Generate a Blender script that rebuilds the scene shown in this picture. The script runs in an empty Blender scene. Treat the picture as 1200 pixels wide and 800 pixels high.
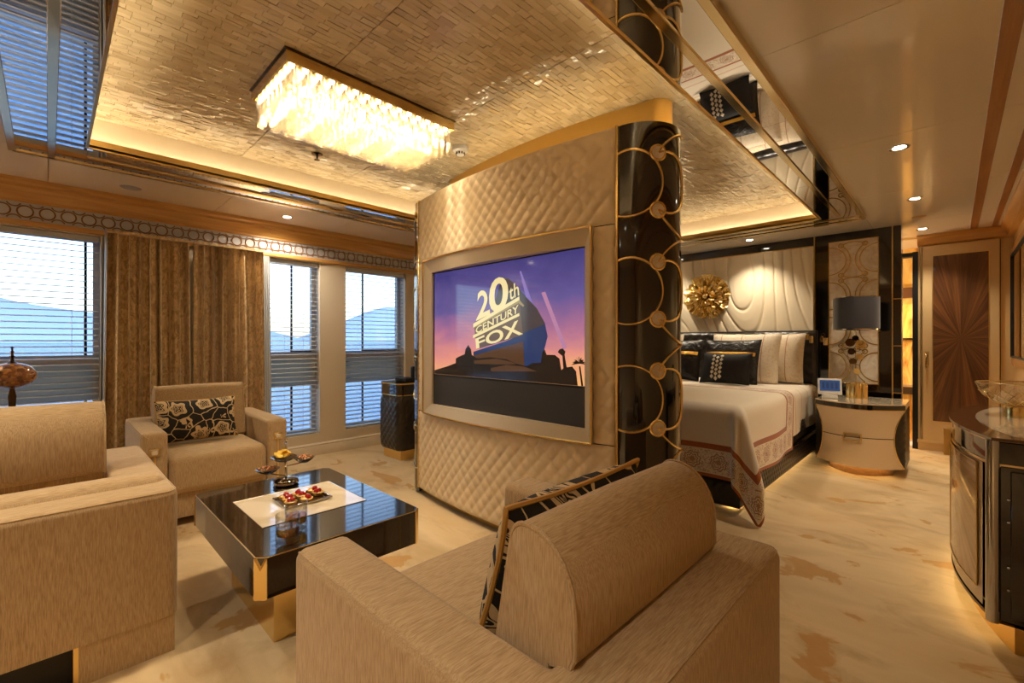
import bpy, bmesh, math, random
from mathutils import Vector, Matrix
random.seed(7)
PI = math.pi
scene = bpy.context.scene
col = scene.collection

# ------------------------------------------------------------------ camera
FPX, YAW, CAMH = 530.0, math.atan(517 / 530.0), 1.10
cam_d = bpy.data.cameras.new('camera')
cam_d.sensor_width = 36.0
cam_d.lens = 36.0 * FPX / 1200.0
cam_d.clip_start, cam_d.clip_end = 0.02, 20000
cam = bpy.data.objects.new('camera', cam_d)
cam.location = (0, 0, CAMH)
cam.rotation_euler = (PI / 2, 0, YAW)
col.objects.link(cam)
scene.camera = cam

# ------------------------------------------------------------------ world, sun, exposure
world = bpy.data.worlds.new('sky')
scene.world = world
world.use_nodes = True
wn = world.node_tree.nodes
bg = wn['Background']
sky = wn.new('ShaderNodeTexSky')
sky.sky_type = 'NISHITA'
sky.sun_disc = False
sky.sun_elevation = math.radians(38)
sky.sun_rotation = math.radians(80)
sky.dust_density = 1.8
sky.air_density = 1.0
world.node_tree.links.new(sky.outputs[0], bg.inputs[0])
bg.inputs[1].default_value = 0.27
sun_d = bpy.data.lights.new('sun', 'SUN')
sun_d.energy = 2.2
sun_d.angle = 0.01
sun = bpy.data.objects.new('sun', sun_d)
sun.rotation_euler = (math.radians(20), math.radians(50), 0)
col.objects.link(sun)
vs = scene.view_settings
vs.view_transform = 'Standard'
vs.look = 'None'
vs.gamma = 1.0
vs.use_curve_mapping = False
vs.exposure = 1.08
scene.cycles.use_denoising = True
scene.cycles.max_bounces = 10
scene.cycles.transparent_max_bounces = 24
scene.cycles.sample_clamp_indirect = 6.0
scene.cycles.caustics_reflective = False
scene.cycles.caustics_refractive = False

# ------------------------------------------------------------------ pixel helpers (photo frame 1200x800)
CF = (-math.sin(YAW), math.cos(YAW)); CR = (math.cos(YAW), math.sin(YAW))
def ray(u, v):
    a = (u - 600.0) / FPX
    return (CF[0] + CR[0] * a, CF[1] + CR[1] * a, (400.0 - v) / FPX)
def on_y(u, v, y):
    d = ray(u, v); t = y / d[1]
    return (d[0] * t, CAMH + d[2] * t)
def on_z(u, v, z):
    d = ray(u, v); t = (z - CAMH) / d[2]
    return (d[0] * t, d[1] * t)

# ------------------------------------------------------------------ materials
def lin(c):
    c = c / 255.0
    return c / 12.92 if c <= 0.04045 else ((c + 0.055) / 1.055) ** 2.4
def S(r, g, b):
    return (lin(r), lin(g), lin(b), 1.0)
def base_mat(name, c, rough=0.5, metal=0.0, coat=0.0, spec=0.5):
    m = bpy.data.materials.new(name)
    m.use_nodes = True
    p = m.node_tree.nodes['Principled BSDF']
    p.inputs['Base Color'].default_value = c
    p.inputs['Roughness'].default_value = rough
    p.inputs['Metallic'].default_value = metal
    p.inputs['Coat Weight'].default_value = coat
    p.inputs['Coat Roughness'].default_value = 0.04
    p.inputs['Specular IOR Level'].default_value = spec
    return m
def N(m, t, **kw):
    n = m.node_tree.nodes.new(t)
    for k, v in kw.items(): setattr(n, k, v)
    return n
def L(m, a, b): m.node_tree.links.new(a, b)
def P(m): return m.node_tree.nodes['Principled BSDF']
def pos_scaled(m, s, rot=(0, 0, 0), loc=(0, 0, 0), src='Position'):
    if src == 'UV':
        g = N(m, 'ShaderNodeTexCoord').outputs['UV']
    elif src == 'Object':
        g = N(m, 'ShaderNodeTexCoord').outputs['Object']
    else:
        g = N(m, 'ShaderNodeNewGeometry').outputs['Position']
    mp = N(m, 'ShaderNodeMapping')
    mp.inputs['Scale'].default_value = s
    mp.inputs['Rotation'].default_value = rot
    mp.inputs['Location'].default_value = loc
    L(m, g, mp.inputs['Vector'])
    return mp.outputs[0]
def noise(m, vec, scale=1.0, detail=3.0, rough=0.5, dist=0.0):
    n = N(m, 'ShaderNodeTexNoise')
    n.inputs['Scale'].default_value = scale
    n.inputs['Detail'].default_value = detail
    n.inputs['Roughness'].default_value = rough
    n.inputs['Distortion'].default_value = dist
    L(m, vec, n.inputs['Vector'])
    return n.outputs['Fac']
def ramp(m, fac, stops, interp='LINEAR'):
    r = N(m, 'ShaderNodeValToRGB')
    r.color_ramp.interpolation = interp
    e = r.color_ramp.elements
    while len(e) < len(stops): e.new(0.5)
    for el, (p, c) in zip(e, stops):
        el.position = p; el.color = c
    L(m, fac, r.inputs[0])
    return r.outputs[0]
def bump(m, h, strength=0.3, dist=0.01):
    b = N(m, 'ShaderNodeBump')
    b.inputs['Strength'].default_value = strength
    b.inputs['Distance'].default_value = dist
    L(m, h, b.inputs['Height'])
    L(m, b.outputs[0], P(m).inputs['Normal'])
def mth(m, op, a, b=None, c=None):
    n = N(m, 'ShaderNodeMath', operation=op)
    for i, x in enumerate((a, b, c)):
        if x is None: continue
        if isinstance(x, (int, float)): n.inputs[i].default_value = x
        else: L(m, x, n.inputs[i])
    return n.outputs[0]
def mixc(m, fac, a, b):
    n = N(m, 'ShaderNodeMix', data_type='RGBA')
    if isinstance(fac, (int, float)): n.inputs[0].default_value = fac
    else: L(m, fac, n.inputs[0])
    for i, x in ((6, a), (7, b)):
        if isinstance(x, tuple): n.inputs[i].default_value = x
        else: L(m, x, n.inputs[i])
    return n.outputs[2]
def sep(m, vec):
    n = N(m, 'ShaderNodeSeparateXYZ'); L(m, vec, n.inputs[0]); return n.outputs
def emit(name, c, s):
    m = bpy.data.materials.new(name); m.use_nodes = True
    p = P(m)
    p.inputs['Base Color'].default_value = (0.02, 0.02, 0.02, 1)
    p.inputs['Emission Color'].default_value = c
    p.inputs['Emission Strength'].default_value = s
    return m

def m_fabric(name, c1, c2, c3):
    m = base_mat(name, c1, 0.85, spec=0.2)
    P(m).inputs['Sheen Weight'].default_value = 0.25
    P(m).inputs['Sheen Roughness'].default_value = 0.4
    nv = noise(m, pos_scaled(m, (420, 420, 30)), 1.0, 3, 0.6)
    nh = noise(m, pos_scaled(m, (420, 30, 420)), 1.0, 3, 0.6)
    g = N(m, 'ShaderNodeNewGeometry')
    nz = mth(m, 'ABSOLUTE', sep(m, g.outputs['True Normal'])[2])
    sel = mth(m, 'GREATER_THAN', nz, 0.6)
    mx = N(m, 'ShaderNodeMix', data_type='FLOAT')
    L(m, sel, mx.inputs[0]); L(m, nv, mx.inputs[2]); L(m, nh, mx.inputs[3])
    c = ramp(m, mx.outputs[0], [(0.25, c3), (0.5, c1), (0.75, c2)])
    L(m, c, P(m).inputs['Base Color'])
    bump(m, mx.outputs[0], 0.25, 0.003)
    return m
fabric = m_fabric('chenille', S(188, 160, 120), S(206, 181, 143), S(156, 127, 90))

gold = base_mat('polished_gold', S(240, 210, 142), 0.22, 1.0)
gold_soft = base_mat('brushed_gold', S(236, 202, 130), 0.3, 1.0)
gold_leaf = base_mat('gold_leaf', S(228, 186, 104), 0.42, 1.0)
bump(gold_leaf, noise(gold_leaf, pos_scaled(gold_leaf, (30, 30, 30)), 1.0, 4), 0.3, 0.004)
gold_rough = base_mat('hammered_gold', S(234, 204, 132), 0.2, 1.0)
bump(gold_rough, noise(gold_rough, pos_scaled(gold_rough, (55, 55, 55)), 1.0, 4), 0.6, 0.01)
champagne = base_mat('champagne_metal', S(226, 206, 160), 0.12, 1.0)
chrome = base_mat('chrome', S(205, 205, 205), 0.08, 1.0)
mirror = base_mat('mirror_glass', (0.86, 0.86, 0.86, 1), 0.01, 1.0)
lacquer = base_mat('black_lacquer', S(20, 16, 14), 0.08, 0, 1.0)
lacquer_b = base_mat('dark_lacquer', S(34, 26, 20), 0.06, 0, 1.0)
black_soft = base_mat('black_matt', S(16, 14, 13), 0.5)
leather_blk = base_mat('black_leather', S(44, 38, 34), 0.28)
bump(leather_blk, noise(leather_blk, pos_scaled(leather_blk, (160, 160, 160))), 0.12, 0.002)
leather_crm = base_mat('cream_leather', S(226, 206, 172), 0.42)
bump(leather_crm, noise(leather_crm, pos_scaled(leather_crm, (170, 170, 170))), 0.1, 0.002)
leather_grey = base_mat('greige_leather', S(190, 174, 148), 0.4)
relief_crm = base_mat('cream_relief', S(232, 216, 186), 0.5)
ceil_white = base_mat('ceiling_white', S(236, 224, 206), 0.2, coat=0.5)
bump(ceil_white, noise(ceil_white, pos_scaled(ceil_white, (1.2, 1.2, 1.2)), 1, 2), 0.03, 0.02)
wall_white = base_mat('wall_white', S(226, 210, 186), 0.45)
frame_white = base_mat('window_frame_white', S(226, 218, 204), 0.4)
def m_translucent(name, c, k, tc):
    m = base_mat(name, c, 0.5)
    t = N(m, 'ShaderNodeBsdfTranslucent'); t.inputs[0].default_value = tc
    mx = N(m, 'ShaderNodeMixShader'); mx.inputs[0].default_value = k
    L(m, P(m).outputs[0], mx.inputs[1]); L(m, t.outputs[0], mx.inputs[2])
    L(m, mx.outputs[0], m.node_tree.nodes['Material Output'].inputs[0])
    return m
slat_white = m_translucent('blind_slat', S(200, 204, 210), 0.04, S(225, 232, 240))
panel_grey = m_translucent('transom_panel', S(214, 214, 208), 0.4, S(214, 212, 200))
door_cream = base_mat('door_cream', S(222, 190, 138), 0.35, coat=0.3)
bump(door_cream, noise(door_cream, pos_scaled(door_cream, (60, 60, 3))), 0.05, 0.002)
shade_dark = base_mat('lamp_shade', S(42, 40, 46), 0.6)
P(shade_dark).inputs['Sheen Weight'].default_value = 0.3
white_plastic = base_mat('white_plastic', S(226, 226, 224), 0.3)
dark_metal = base_mat('bronze', S(92, 70, 40), 0.25, 1.0)

def m_wood(name, c1, c2, s=(5, 60, 60), rough=0.35, coat=0.3):
    m = base_mat(name, c1, rough, coat=coat)
    c = ramp(m, noise(m, pos_scaled(m, s), 1.0, 4, 0.6, 0.4), [(0.3, c1), (0.7, c2)])
    L(m, c, P(m).inputs['Base Color'])
    return m
cornice_wood = m_wood('cornice_wood', S(196, 142, 72), S(218, 168, 98), (40, 3, 40))
cornice_wood_x = m_wood('cornice_wood_x', S(196, 142, 72), S(218, 168, 98), (3, 40, 40))
strip_wood = m_wood('strip_wood', S(150, 96, 46), S(176, 118, 60), (40, 2, 40))

def m_radial(name, c1, c2, c3, centre, axes, rough=0.3, coat=0.5, n=34.0):
    """radiating veneer: grain runs out from a centre point; axes picks the two coordinates of the panel plane"""
    m = base_mat(name, c1, rough, coat=coat)
    g = sep(m, N(m, 'ShaderNodeNewGeometry').outputs['Position'])
    a = mth(m, 'SUBTRACT', g[axes[0]], centre[0]); b = mth(m, 'SUBTRACT', g[axes[1]], centre[1])
    ang = mth(m, 'ARCTAN2', a, b)
    rad = mth(m, 'SQRT', mth(m, 'ADD', mth(m, 'MULTIPLY', a, a), mth(m, 'MULTIPLY', b, b)))
    cb = N(m, 'ShaderNodeCombineXYZ')
    L(m, mth(m, 'MULTIPLY', ang, n), cb.inputs[0]); L(m, mth(m, 'MULTIPLY', rad, 2.5), cb.inputs[1])
    f = noise(m, cb.outputs[0], 0.55, 4, 0.65)
    c = ramp(m, f, [(0.28, c3), (0.5, c1), (0.72, c2)])
    L(m, c, P(m).inputs['Base Color'])
    return m

# carpet: soft cream wool with cloudy golden brown patches
carpet = base_mat('carpet', S(214, 180, 128), 0.9, spec=0.1)
P(carpet).inputs['Sheen Weight'].default_value = 0.2
_v = pos_scaled(carpet, (0.9, 1.5, 1), (0, 0, 0.5))
_big = noise(carpet, _v, 1.1, 4, 0.55, 0.7)
_c = ramp(carpet, _big, [(0.32, S(194, 164, 118)), (0.5, S(222, 196, 152)), (0.72, S(210, 176, 124))])
_v2 = pos_scaled(carpet, (1.3, 2.3, 1), (0, 0, 0.9), (3.1, 7.4, 0))
_p = noise(carpet, _v2, 1.9, 5, 0.55, 0.55)
_mask = ramp(carpet, _p, [(0.605, (0, 0, 0, 1)), (0.635, (1, 1, 1, 1))])
_v3 = pos_scaled(carpet, (1.7, 3.2, 1), (0, 0, 1.0), (9.0, 1.2, 0))
_p3 = noise(carpet, _v3, 1.4, 5, 0.6, 0.8)
_mask3 = ramp(carpet, _p3, [(0.52, (0, 0, 0, 1)), (0.75, (0.7, 0.7, 0.7, 1))])
_c2 = mixc(carpet, _mask3, _c, S(176, 140, 92))
_c3 = mixc(carpet, mth(carpet, 'MULTIPLY', _mask, 0.75), _c2, S(192, 140, 70))
L(carpet, _c3, P(carpet).inputs['Base Color'])
bump(carpet, noise(carpet, pos_scaled(carpet, (330, 330, 330)), 1.0, 2), 0.35, 0.004)

capiz = base_mat('capiz_shell', S(206, 178, 134), 0.26, 0.0, 0.6)
_o = N(capiz, 'ShaderNodeNewGeometry')
_r = _o.outputs['Random Per Island']
L(capiz, ramp(capiz, _r, [(0.0, S(196, 176, 144)), (0.5, S(208, 190, 158)), (1.0, S(220, 204, 174))]), P(capiz).inputs['Base Color'])
bump(capiz, noise(capiz, pos_scaled(capiz, (90, 35, 40)), 1.0, 3), 0.35, 0.004)

damask = base_mat('damask_curtain', S(150, 118, 76), 0.42)
P(damask).inputs['Sheen Weight'].default_value = 0.3
_f = noise(damask, pos_scaled(damask, (24, 24, 15)), 1.0, 5, 0.7, 1.6)
L(damask, ramp(damask, _f, [(0.42, S(176, 146, 104)), (0.5, S(206, 176, 130)), (0.62, S(226, 198, 152))]), P(damask).inputs['Base Color'])
lining = base_mat('curtain_lining', S(196, 200, 206), 0.5)
sheer = base_mat('sheer_cloth', S(206, 206, 206), 0.8)

onyx = base_mat('onyx', S(232, 172, 84), 0.12, 0, 0.5)
_f = noise(onyx, pos_scaled(onyx, (5, 5, 1.3)), 1.4, 5, 0.6, 1.2)
L(onyx, ramp(onyx, _f, [(0.3, S(150, 84, 26)), (0.48, S(236, 176, 84)), (0.7, S(252, 216, 134))]), P(onyx).inputs['Base Color'])
marble_w = base_mat('white_onyx', S(238, 222, 200), 0.2, 0, 0.5)
_f = noise(marble_w, pos_scaled(marble_w, (9, 9, 9)), 1.0, 4, 0.6, 1.2)
L(marble_w, ramp(marble_w, _f, [(0.35, S(222, 200, 172)), (0.6, S(246, 234, 216))]), P(marble_w).inputs['Base Color'])
marble_c = base_mat('cream_stone', S(226, 208, 176), 0.1, 0, 0.8)
_f = noise(marble_c, pos_scaled(marble_c, (6, 6, 6)), 1.0, 4, 0.6, 1.0)
L(marble_c, ramp(marble_c, _f, [(0.35, S(214, 192, 156)), (0.6, S(234, 218, 190))]), P(marble_c).inputs['Base Color'])

def thin_glass(name, tint, gloss=0.12):
    m = bpy.data.materials.new(name); m.use_nodes = True
    nt = m.node_tree; nt.nodes.remove(P(m))
    out = nt.nodes['Material Output']
    t = N(m, 'ShaderNodeBsdfTransparent'); t.inputs[0].default_value = tint
    g = N(m, 'ShaderNodeBsdfGlossy'); g.inputs['Roughness'].default_value = 0.02
    fr = N(m, 'ShaderNodeLayerWeight'); fr.inputs[0].default_value = 0.5
    k = mth(m, 'MINIMUM', mth(m, 'ADD', mth(m, 'MULTIPLY', mth(m, 'POWER', fr.outputs['Facing'], 3.0), 0.75), 0.03+gloss), 1.0)
    mx = N(m, 'ShaderNodeMixShader')
    L(m, k, mx.inputs[0]); L(m, t.outputs[0], mx.inputs[1]); L(m, g.outputs[0], mx.inputs[2])
    L(m, mx.outputs[0], out.inputs[0])
    return m
pane_glass = thin_glass('window_glass', (0.97, 0.99, 1, 1), 0.0)
cup_glass = thin_glass('tumbler_glass', (0.95, 0.95, 0.94, 1), 0.06)
bowl_glass = thin_glass('crystal_bowl', (0.97, 0.94, 0.86, 1), 0.08)
whisky = thin_glass('whisky', (0.80, 0.46, 0.12, 1), 0.02)

crystal = bpy.data.materials.new('frosted_crystal'); crystal.use_nodes = True
_nt = crystal.node_tree; _nt.nodes.remove(P(crystal))
_t = N(crystal, 'ShaderNodeBsdfTransparent'); _t.inputs[0].default_value = (1, 0.98, 0.94, 1)
_tl = N(crystal, 'ShaderNodeBsdfTranslucent'); _tl.inputs[0].default_value = (1, 0.97, 0.9, 1)
_gl = N(crystal, 'ShaderNodeBsdfGlossy'); _gl.inputs['Roughness'].default_value = 0.08
_m1 = N(crystal, 'ShaderNodeMixShader'); _m1.inputs[0].default_value = 0.009
_m2 = N(crystal, 'ShaderNodeMixShader'); _m2.inputs[0].default_value = 0.2
L(crystal, _t.outputs[0], _m1.inputs[1]); L(crystal, _tl.outputs[0], _m1.inputs[2])
L(crystal, _m1.outputs[0], _m2.inputs[1]); L(crystal, _gl.outputs[0], _m2.inputs[2])
L(crystal, _m2.outputs[0], _nt.nodes['Material Output'].inputs[0])

WARM = (1.0, 0.79, 0.48, 1)
WARM2 = (1.0, 0.86, 0.66, 1)
led_cove = emit('cove_led', WARM, 14.0)
led_low = emit('floor_led', (1.0, 0.66, 0.26, 1), 9.0)
led_puck = emit('crystal_lamp', (1.0, 0.86, 0.64, 1), 4.5)
lens_mat = emit('downlight_lens', (1.0, 0.88, 0.68, 1), 14.0)

# ------------------------------------------------------------------ mesh helpers
class B:
    def __init__(s): s.v = []; s.f = []; s.uv = {}
    def add(s, vs, fs):
        o = len(s.v); s.v += [tuple(p) for p in vs]; s.f += [tuple(i + o for i in f) for f in fs]; return s
    def box(s, x0, x1, y0, y1, z0, z1):
        return s.add([(x0,y0,z0),(x1,y0,z0),(x1,y1,z0),(x0,y1,z0),(x0,y0,z1),(x1,y0,z1),(x1,y1,z1),(x0,y1,z1)],
                     [(3,2,1,0),(4,5,6,7),(0,1,5,4),(1,2,6,5),(2,3,7,6),(3,0,4,7)])
    def rbox(s, x0, x1, y0, y1, z0, z1, r=0.02, seg=3):
        bm = bmesh.new(); bmesh.ops.create_cube(bm, size=1)
        for v in bm.verts:
            v.co = ((x0+x1)/2 + v.co.x*(x1-x0), (y0+y1)/2 + v.co.y*(y1-y0), (z0+z1)/2 + v.co.z*(z1-z0))
        bmesh.ops.bevel(bm, geom=list(bm.edges), offset=r, segments=seg, profile=0.5, affect='EDGES', clamp_overlap=True)
        s.from_bm(bm); return s
    def from_bm(s, bm):
        bm.verts.index_update()
        s.add([v.co[:] for v in bm.verts], [[v.index for v in f.verts] for f in bm.faces]); bm.free()
    def prism(s, poly, a0, a1, axis='z'):
        n = len(poly); vs = []
        for h in (a0, a1):
            for p, q in poly:
                vs.append({'z': (p, q, h), 'x': (h, p, q), 'y': (p, h, q)}[axis])
        fs = [tuple(range(n))[::-1], tuple(range(n, 2*n))] + [(i, (i+1) % n, n+(i+1) % n, n+i) for i in range(n)]
        return s.add(vs, fs)
    def lathe(s, prof, n=24, c=(0, 0, 0), sx=1.0, sy=1.0):
        vs = []; fs = []; k = len(prof)
        for i in range(n):
            a = 2*PI*i/n
            for r, z in prof: vs.append((c[0]+r*sx*math.cos(a), c[1]+r*sy*math.sin(a), c[2]+z))
        for i in range(n):
            j = (i+1) % n
            for q in range(k-1): fs.append((i*k+q, j*k+q, j*k+q+1, i*k+q+1))
        if prof[0][0] > 1e-6: fs.append(tuple(i*k for i in range(n))[::-1])
        if prof[-1][0] > 1e-6: fs.append(tuple(i*k+k-1 for i in range(n)))
        return s.add(vs, fs)
    def tube(s, path, r, n=8, closed=False, flat=1.0):
        P_ = [Vector(p) for p in path]; m = len(P_); vs = []; fs = []
        up = None
        for i, p in enumerate(P_):
            a = P_[(i-1) % m] if (closed or i > 0) else p
            b = P_[(i+1) % m] if (closed or i < m-1) else p
            t = (b-a).normalized()
            if up is None:
                ref = Vector((0, 0, 1)) if abs(t.z) < 0.9 else Vector((1, 0, 0))
                up = (ref - t*ref.dot(t)).normalized()
            else:
                up = (up - t*up.dot(t))
                up = up.normalized() if up.length > 1e-6 else t.orthogonal().normalized()
            sd = t.cross(up)
            for q in range(n):
                an = 2*PI*q/n
                vs.append(p + up*(r*math.cos(an)) + sd*(r*flat*math.sin(an)))
        for i in range(m if closed else m-1):
            j = (i+1) % m
            for q in range(n): fs.append((i*n+q, i*n+(q+1) % n, j*n+(q+1) % n, j*n+q))
        if not closed:
            fs.append(tuple(range(n))[::-1]); fs.append(tuple((m-1)*n+q for q in range(n)))
        return s.add(vs, fs)
    def grid(s, fn, nu, nv, closed_u=False, uvfn=None):
        o = len(s.v); fs = []
        for i in range(nu):
            for j in range(nv):
                p = fn(i/(nu-1 if not closed_u else nu), j/(nv-1))
                s.v.append(tuple(p))
                if uvfn: s.uv[len(s.v)-1] = uvfn(i/(nu-1 if not closed_u else nu), j/(nv-1))
        for i in range(nu if closed_u else nu-1):
            for j in range(nv-1):
                i2 = (i+1) % nu
                fs.append((o+i*nv+j, o+i2*nv+j, o+i2*nv+j+1, o+i*nv+j+1))
        s.f += fs; return s
    def xf(s, M_):
        s.v = [tuple(M_ @ Vector(p)) for p in s.v]; return s
    def mesh(s, name, m, smooth=True, ang=38, fix=True):
        me = bpy.data.meshes.new(name)
        me.from_pydata(s.v, [], s.f)
        if s.uv:
            ul = me.uv_layers.new(name='UVMap')
            for lp in me.loops: ul.data[lp.index].uv = s.uv.get(lp.vertex_index, (0, 0))
        if isinstance(m, (list, tuple)):
            for x in m: me.materials.append(x)
        else: me.materials.append(m)
        bm = bmesh.new(); bm.from_mesh(me)
        if fix: bmesh.ops.recalc_face_normals(bm, faces=bm.faces)
        if smooth:
            ca = math.cos(math.radians(ang))
            for f in bm.faces: f.smooth = True
            for e in bm.edges:
                lf = e.link_faces
                if len(lf) == 2 and lf[0].normal.dot(lf[1].normal) < ca: e.smooth = False
        bm.to_mesh(me); bm.free(); me.update()
        return me

ROOTLOC = {}
def link(name, me, parent=None, loc=(0, 0, 0), rot=None):
    o = bpy.data.objects.new(name, me); col.objects.link(o)
    o.location = loc
    if rot: o.rotation_euler = rot
    if parent is not None: attach(o, parent)
    return o
def attach(o, parent):
    o.parent = parent
    o.matrix_parent_inverse = Matrix.Translation(-Vector(ROOTLOC.get(parent.name, (0, 0, 0))))
def obj(name, b, m, parent=None, smooth=True, ang=38, fix=True, **tags):
    o = link(name, b.mesh(name, m, smooth, ang, fix), parent)
    for k, v in tags.items(): o[k] = v
    return o
def thing(name, label, cat, loc=(0, 0, 0), group=None):
    o = bpy.data.objects.new(name, None); o.empty_display_size = 0.1; col.objects.link(o)
    o.location = loc; ROOTLOC[o.name] = tuple(loc)
    o['label'] = label; o['category'] = cat
    if group: o['group'] = group
    return o
def tag(o, label, cat, group=None):
    o['label'] = label; o['category'] = cat
    if group: o['group'] = group
    return o
def struct(name, b=None, m=None, smooth=True):
    if b is None:
        o = bpy.data.objects.new(name, None); o.empty_display_size = 0.1; col.objects.link(o)
    else: o = obj(name, b, m, None, smooth)
    o['kind'] = 'structure'
    return o
def piece(name, me, parent, loc, rot=None):
    """one of many alike pieces sharing mesh data, child of parent"""
    o = bpy.data.objects.new(name, me); col.objects.link(o)
    o.location = loc
    if rot: o.rotation_euler = rot
    attach(o, parent)
    return o
def copy_tree(root, loc, label=None, scale=None):
    r = root.copy(); col.objects.link(r); r.location = loc
    if label: r['label'] = label
    for ch in list(root.children):
        c = ch.copy(); col.objects.link(c); c.parent = r
        for g in ch.children:
            d = g.copy(); col.objects.link(d); d.parent = c
    return r
def arc(c, r, a0, a1, n=16):
    return [(c[0]+r*math.cos(a0+(a1-a0)*i/n), c[1]+r*math.sin(a0+(a1-a0)*i/n)) for i in range(n+1)]
def area_light(name, loc, rot, sx, sy, power, c, parent=None):
    d = bpy.data.lights.new(name, 'AREA'); d.shape = 'RECTANGLE'; d.size = sx; d.size_y = sy; d.energy = power; d.color = c[:3]
    o = bpy.data.objects.new(name, d); col.objects.link(o); o.location = loc; o.rotation_euler = rot
    if parent: attach(o, parent)
    return o
def spot_light(name, loc, power, c, parent=None, size=1.9, blend=0.7):
    d = bpy.data.lights.new(name, 'SPOT'); d.energy = power; d.color = c[:3]; d.spot_size = size; d.spot_blend = blend; d.shadow_soft_size = 0.04
    o = bpy.data.objects.new(name, d); col.objects.link(o); o.location = loc
    if parent: attach(o, parent)
    return o

# ------------------------------------------------------------------ main dimensions
HC, HR = 2.17, 2.35                 # low ceiling, raised ceiling
XW, YH, YD, XR = -4.42, 5.47, 6.23, 0.40
YB = -2.6                           # wall behind the camera
HM = 2.145                          # mirror bands hang just below the ceiling
MX0, MX1, MY0, MY1 = -3.662, -0.544, -0.137, 4.845     # mirror band outer
CX0, CX1, CY0, CY1 = -3.32, -0.816, 0.151, 4.58     # coffer opening
#@@END_HEAD
# ================================================================== STRUCTURE
struct('floor', B().box(-4.7, 0.6, YB-0.1, 7.4, -0.12, 0.0), carpet)

# ---- ceiling: roof slab, low ceiling panels, mirror bands, cove, shell ceiling
ceiling = struct('ceiling', B().box(-4.7, 0.6, YB-0.1, 7.4, HR+0.012, HR+0.1), wall_white)
def panel(x0, x1, y0, y1):
    obj('ceiling_panel', B().box(x0+0.0015, x1-0.0015, y0+0.0015, y1-0.0015, HC, HC+0.02), ceil_white, ceiling)
ys = [YB, -1.5, -0.4, 0.72, 1.875, 3.06, 4.24, 5.42, 7.3]
for a, b in zip(ys, ys[1:]):
    panel(MX1, 0.115, a, b); panel(0.167, 0.255, a, b); panel(0.293, 0.5, a, b)
for a, b in zip(ys, ys[1:]):
    if b <= MY0 or a < MY0:
        panel(MX0, MX1, a, min(b, MY0))
for a, b in zip([YB, -1.2, 0.0, 0.95, 1.9, 2.85, 3.8, 4.7], [-1.2, 0.0, 0.95, 1.9, 2.85, 3.8, 4.7, 5.5]):
    panel(XW-0.05, MX0, a, b)
for a, b in zip([MX0, -2.7, -1.65], [-2.7, -1.65, MX1]): panel(a, b, MY1, 7.3)
for x0, x1 in ((0.115, 0.167), (0.255, 0.293)):
    obj('wood_strip', B().box(x0, x1, YB, YD, HC-0.004, HC+0.01), strip_wood, ceiling)
# mirror bands with gilt rails
def mir(x0, x1, y0, y1):
    obj('mirror_panel', B().box(x0, x1, y0, y1, HM-0.001, HM+0.012), mirror, ceiling)
def rail(x0, x1, y0, y1):
    obj('gilt_rail', B().rbox(x0, x1, y0, y1, HM-0.008, HC+0.01, 0.002, 1), champagne, ceiling)
mxl, mxr, myn, myf = -3.515, -0.683, 0.012, 4.72
for x0, x1 in ((MX0, mxl), (mxl, CX0)):
    for a, b in ((CY0, 1.6), (1.6, 3.1), (3.1, CY1)): mir(x0, x1, a+0.001, b-0.001)
for x0, x1 in ((CX1, mxr), (mxr, MX1)):
    for a, b in ((CY0, 1.32), (1.32, 2.44), (2.44, 3.56), (3.56, CY1)): mir(x0, x1, a+0.001, b-0.001)
for y0, y1 in ((MY0, myn), (myn, CY0), (CY1, myf), (myf, MY1)):
    for a, b in ((MX0, -2.7), (-2.7, -1.6), (-1.6, MX1)): mir(a+0.001, b-0.001, y0, y1)
w = 0.016
for x in (MX0, mxl): rail(x-w, x+w, MY0 if x == MX0 else CY0, MY1)
for x in (MX1, mxr): rail(x-w, x+w, MY0 if x == MX1 else CY0, MY1 if x == MX1 else CY1)
for y in (MY0, myn, myf, MY1): rail(MX0, MX1, y-w, y+w)
# coffer fascia, cove wall, LED strip
def ring(name, x0, x1, y0, y1, t, z0, z1, m):
    for nm, bx in (('a', (x0-t, x0, y0-t, y1+t)), ('b', (x1, x1+t, y0-t, y1+t)), ('c', (x0, x1, y0-t, y0)), ('d', (x0, x1, y1, y1+t))):
        obj(name, B().box(*bx, z0, z1), m, ceiling)
ring('gilt_fascia', CX0, CX1, CY0, CY1, 0.012, HM-0.008, HC+0.02, gold_soft)
ring('cove_wall', CX0-0.11, CX1+0.11, CY0-0.11, CY1+0.11, 0.02, HM+0.012, HR+0.02, wall_white)
ring('cove_led_strip', CX0-0.045, CX1+0.045, CY0-0.045, CY1+0.045, 0.014, HM+0.014, HM+0.022, led_cove)
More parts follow.
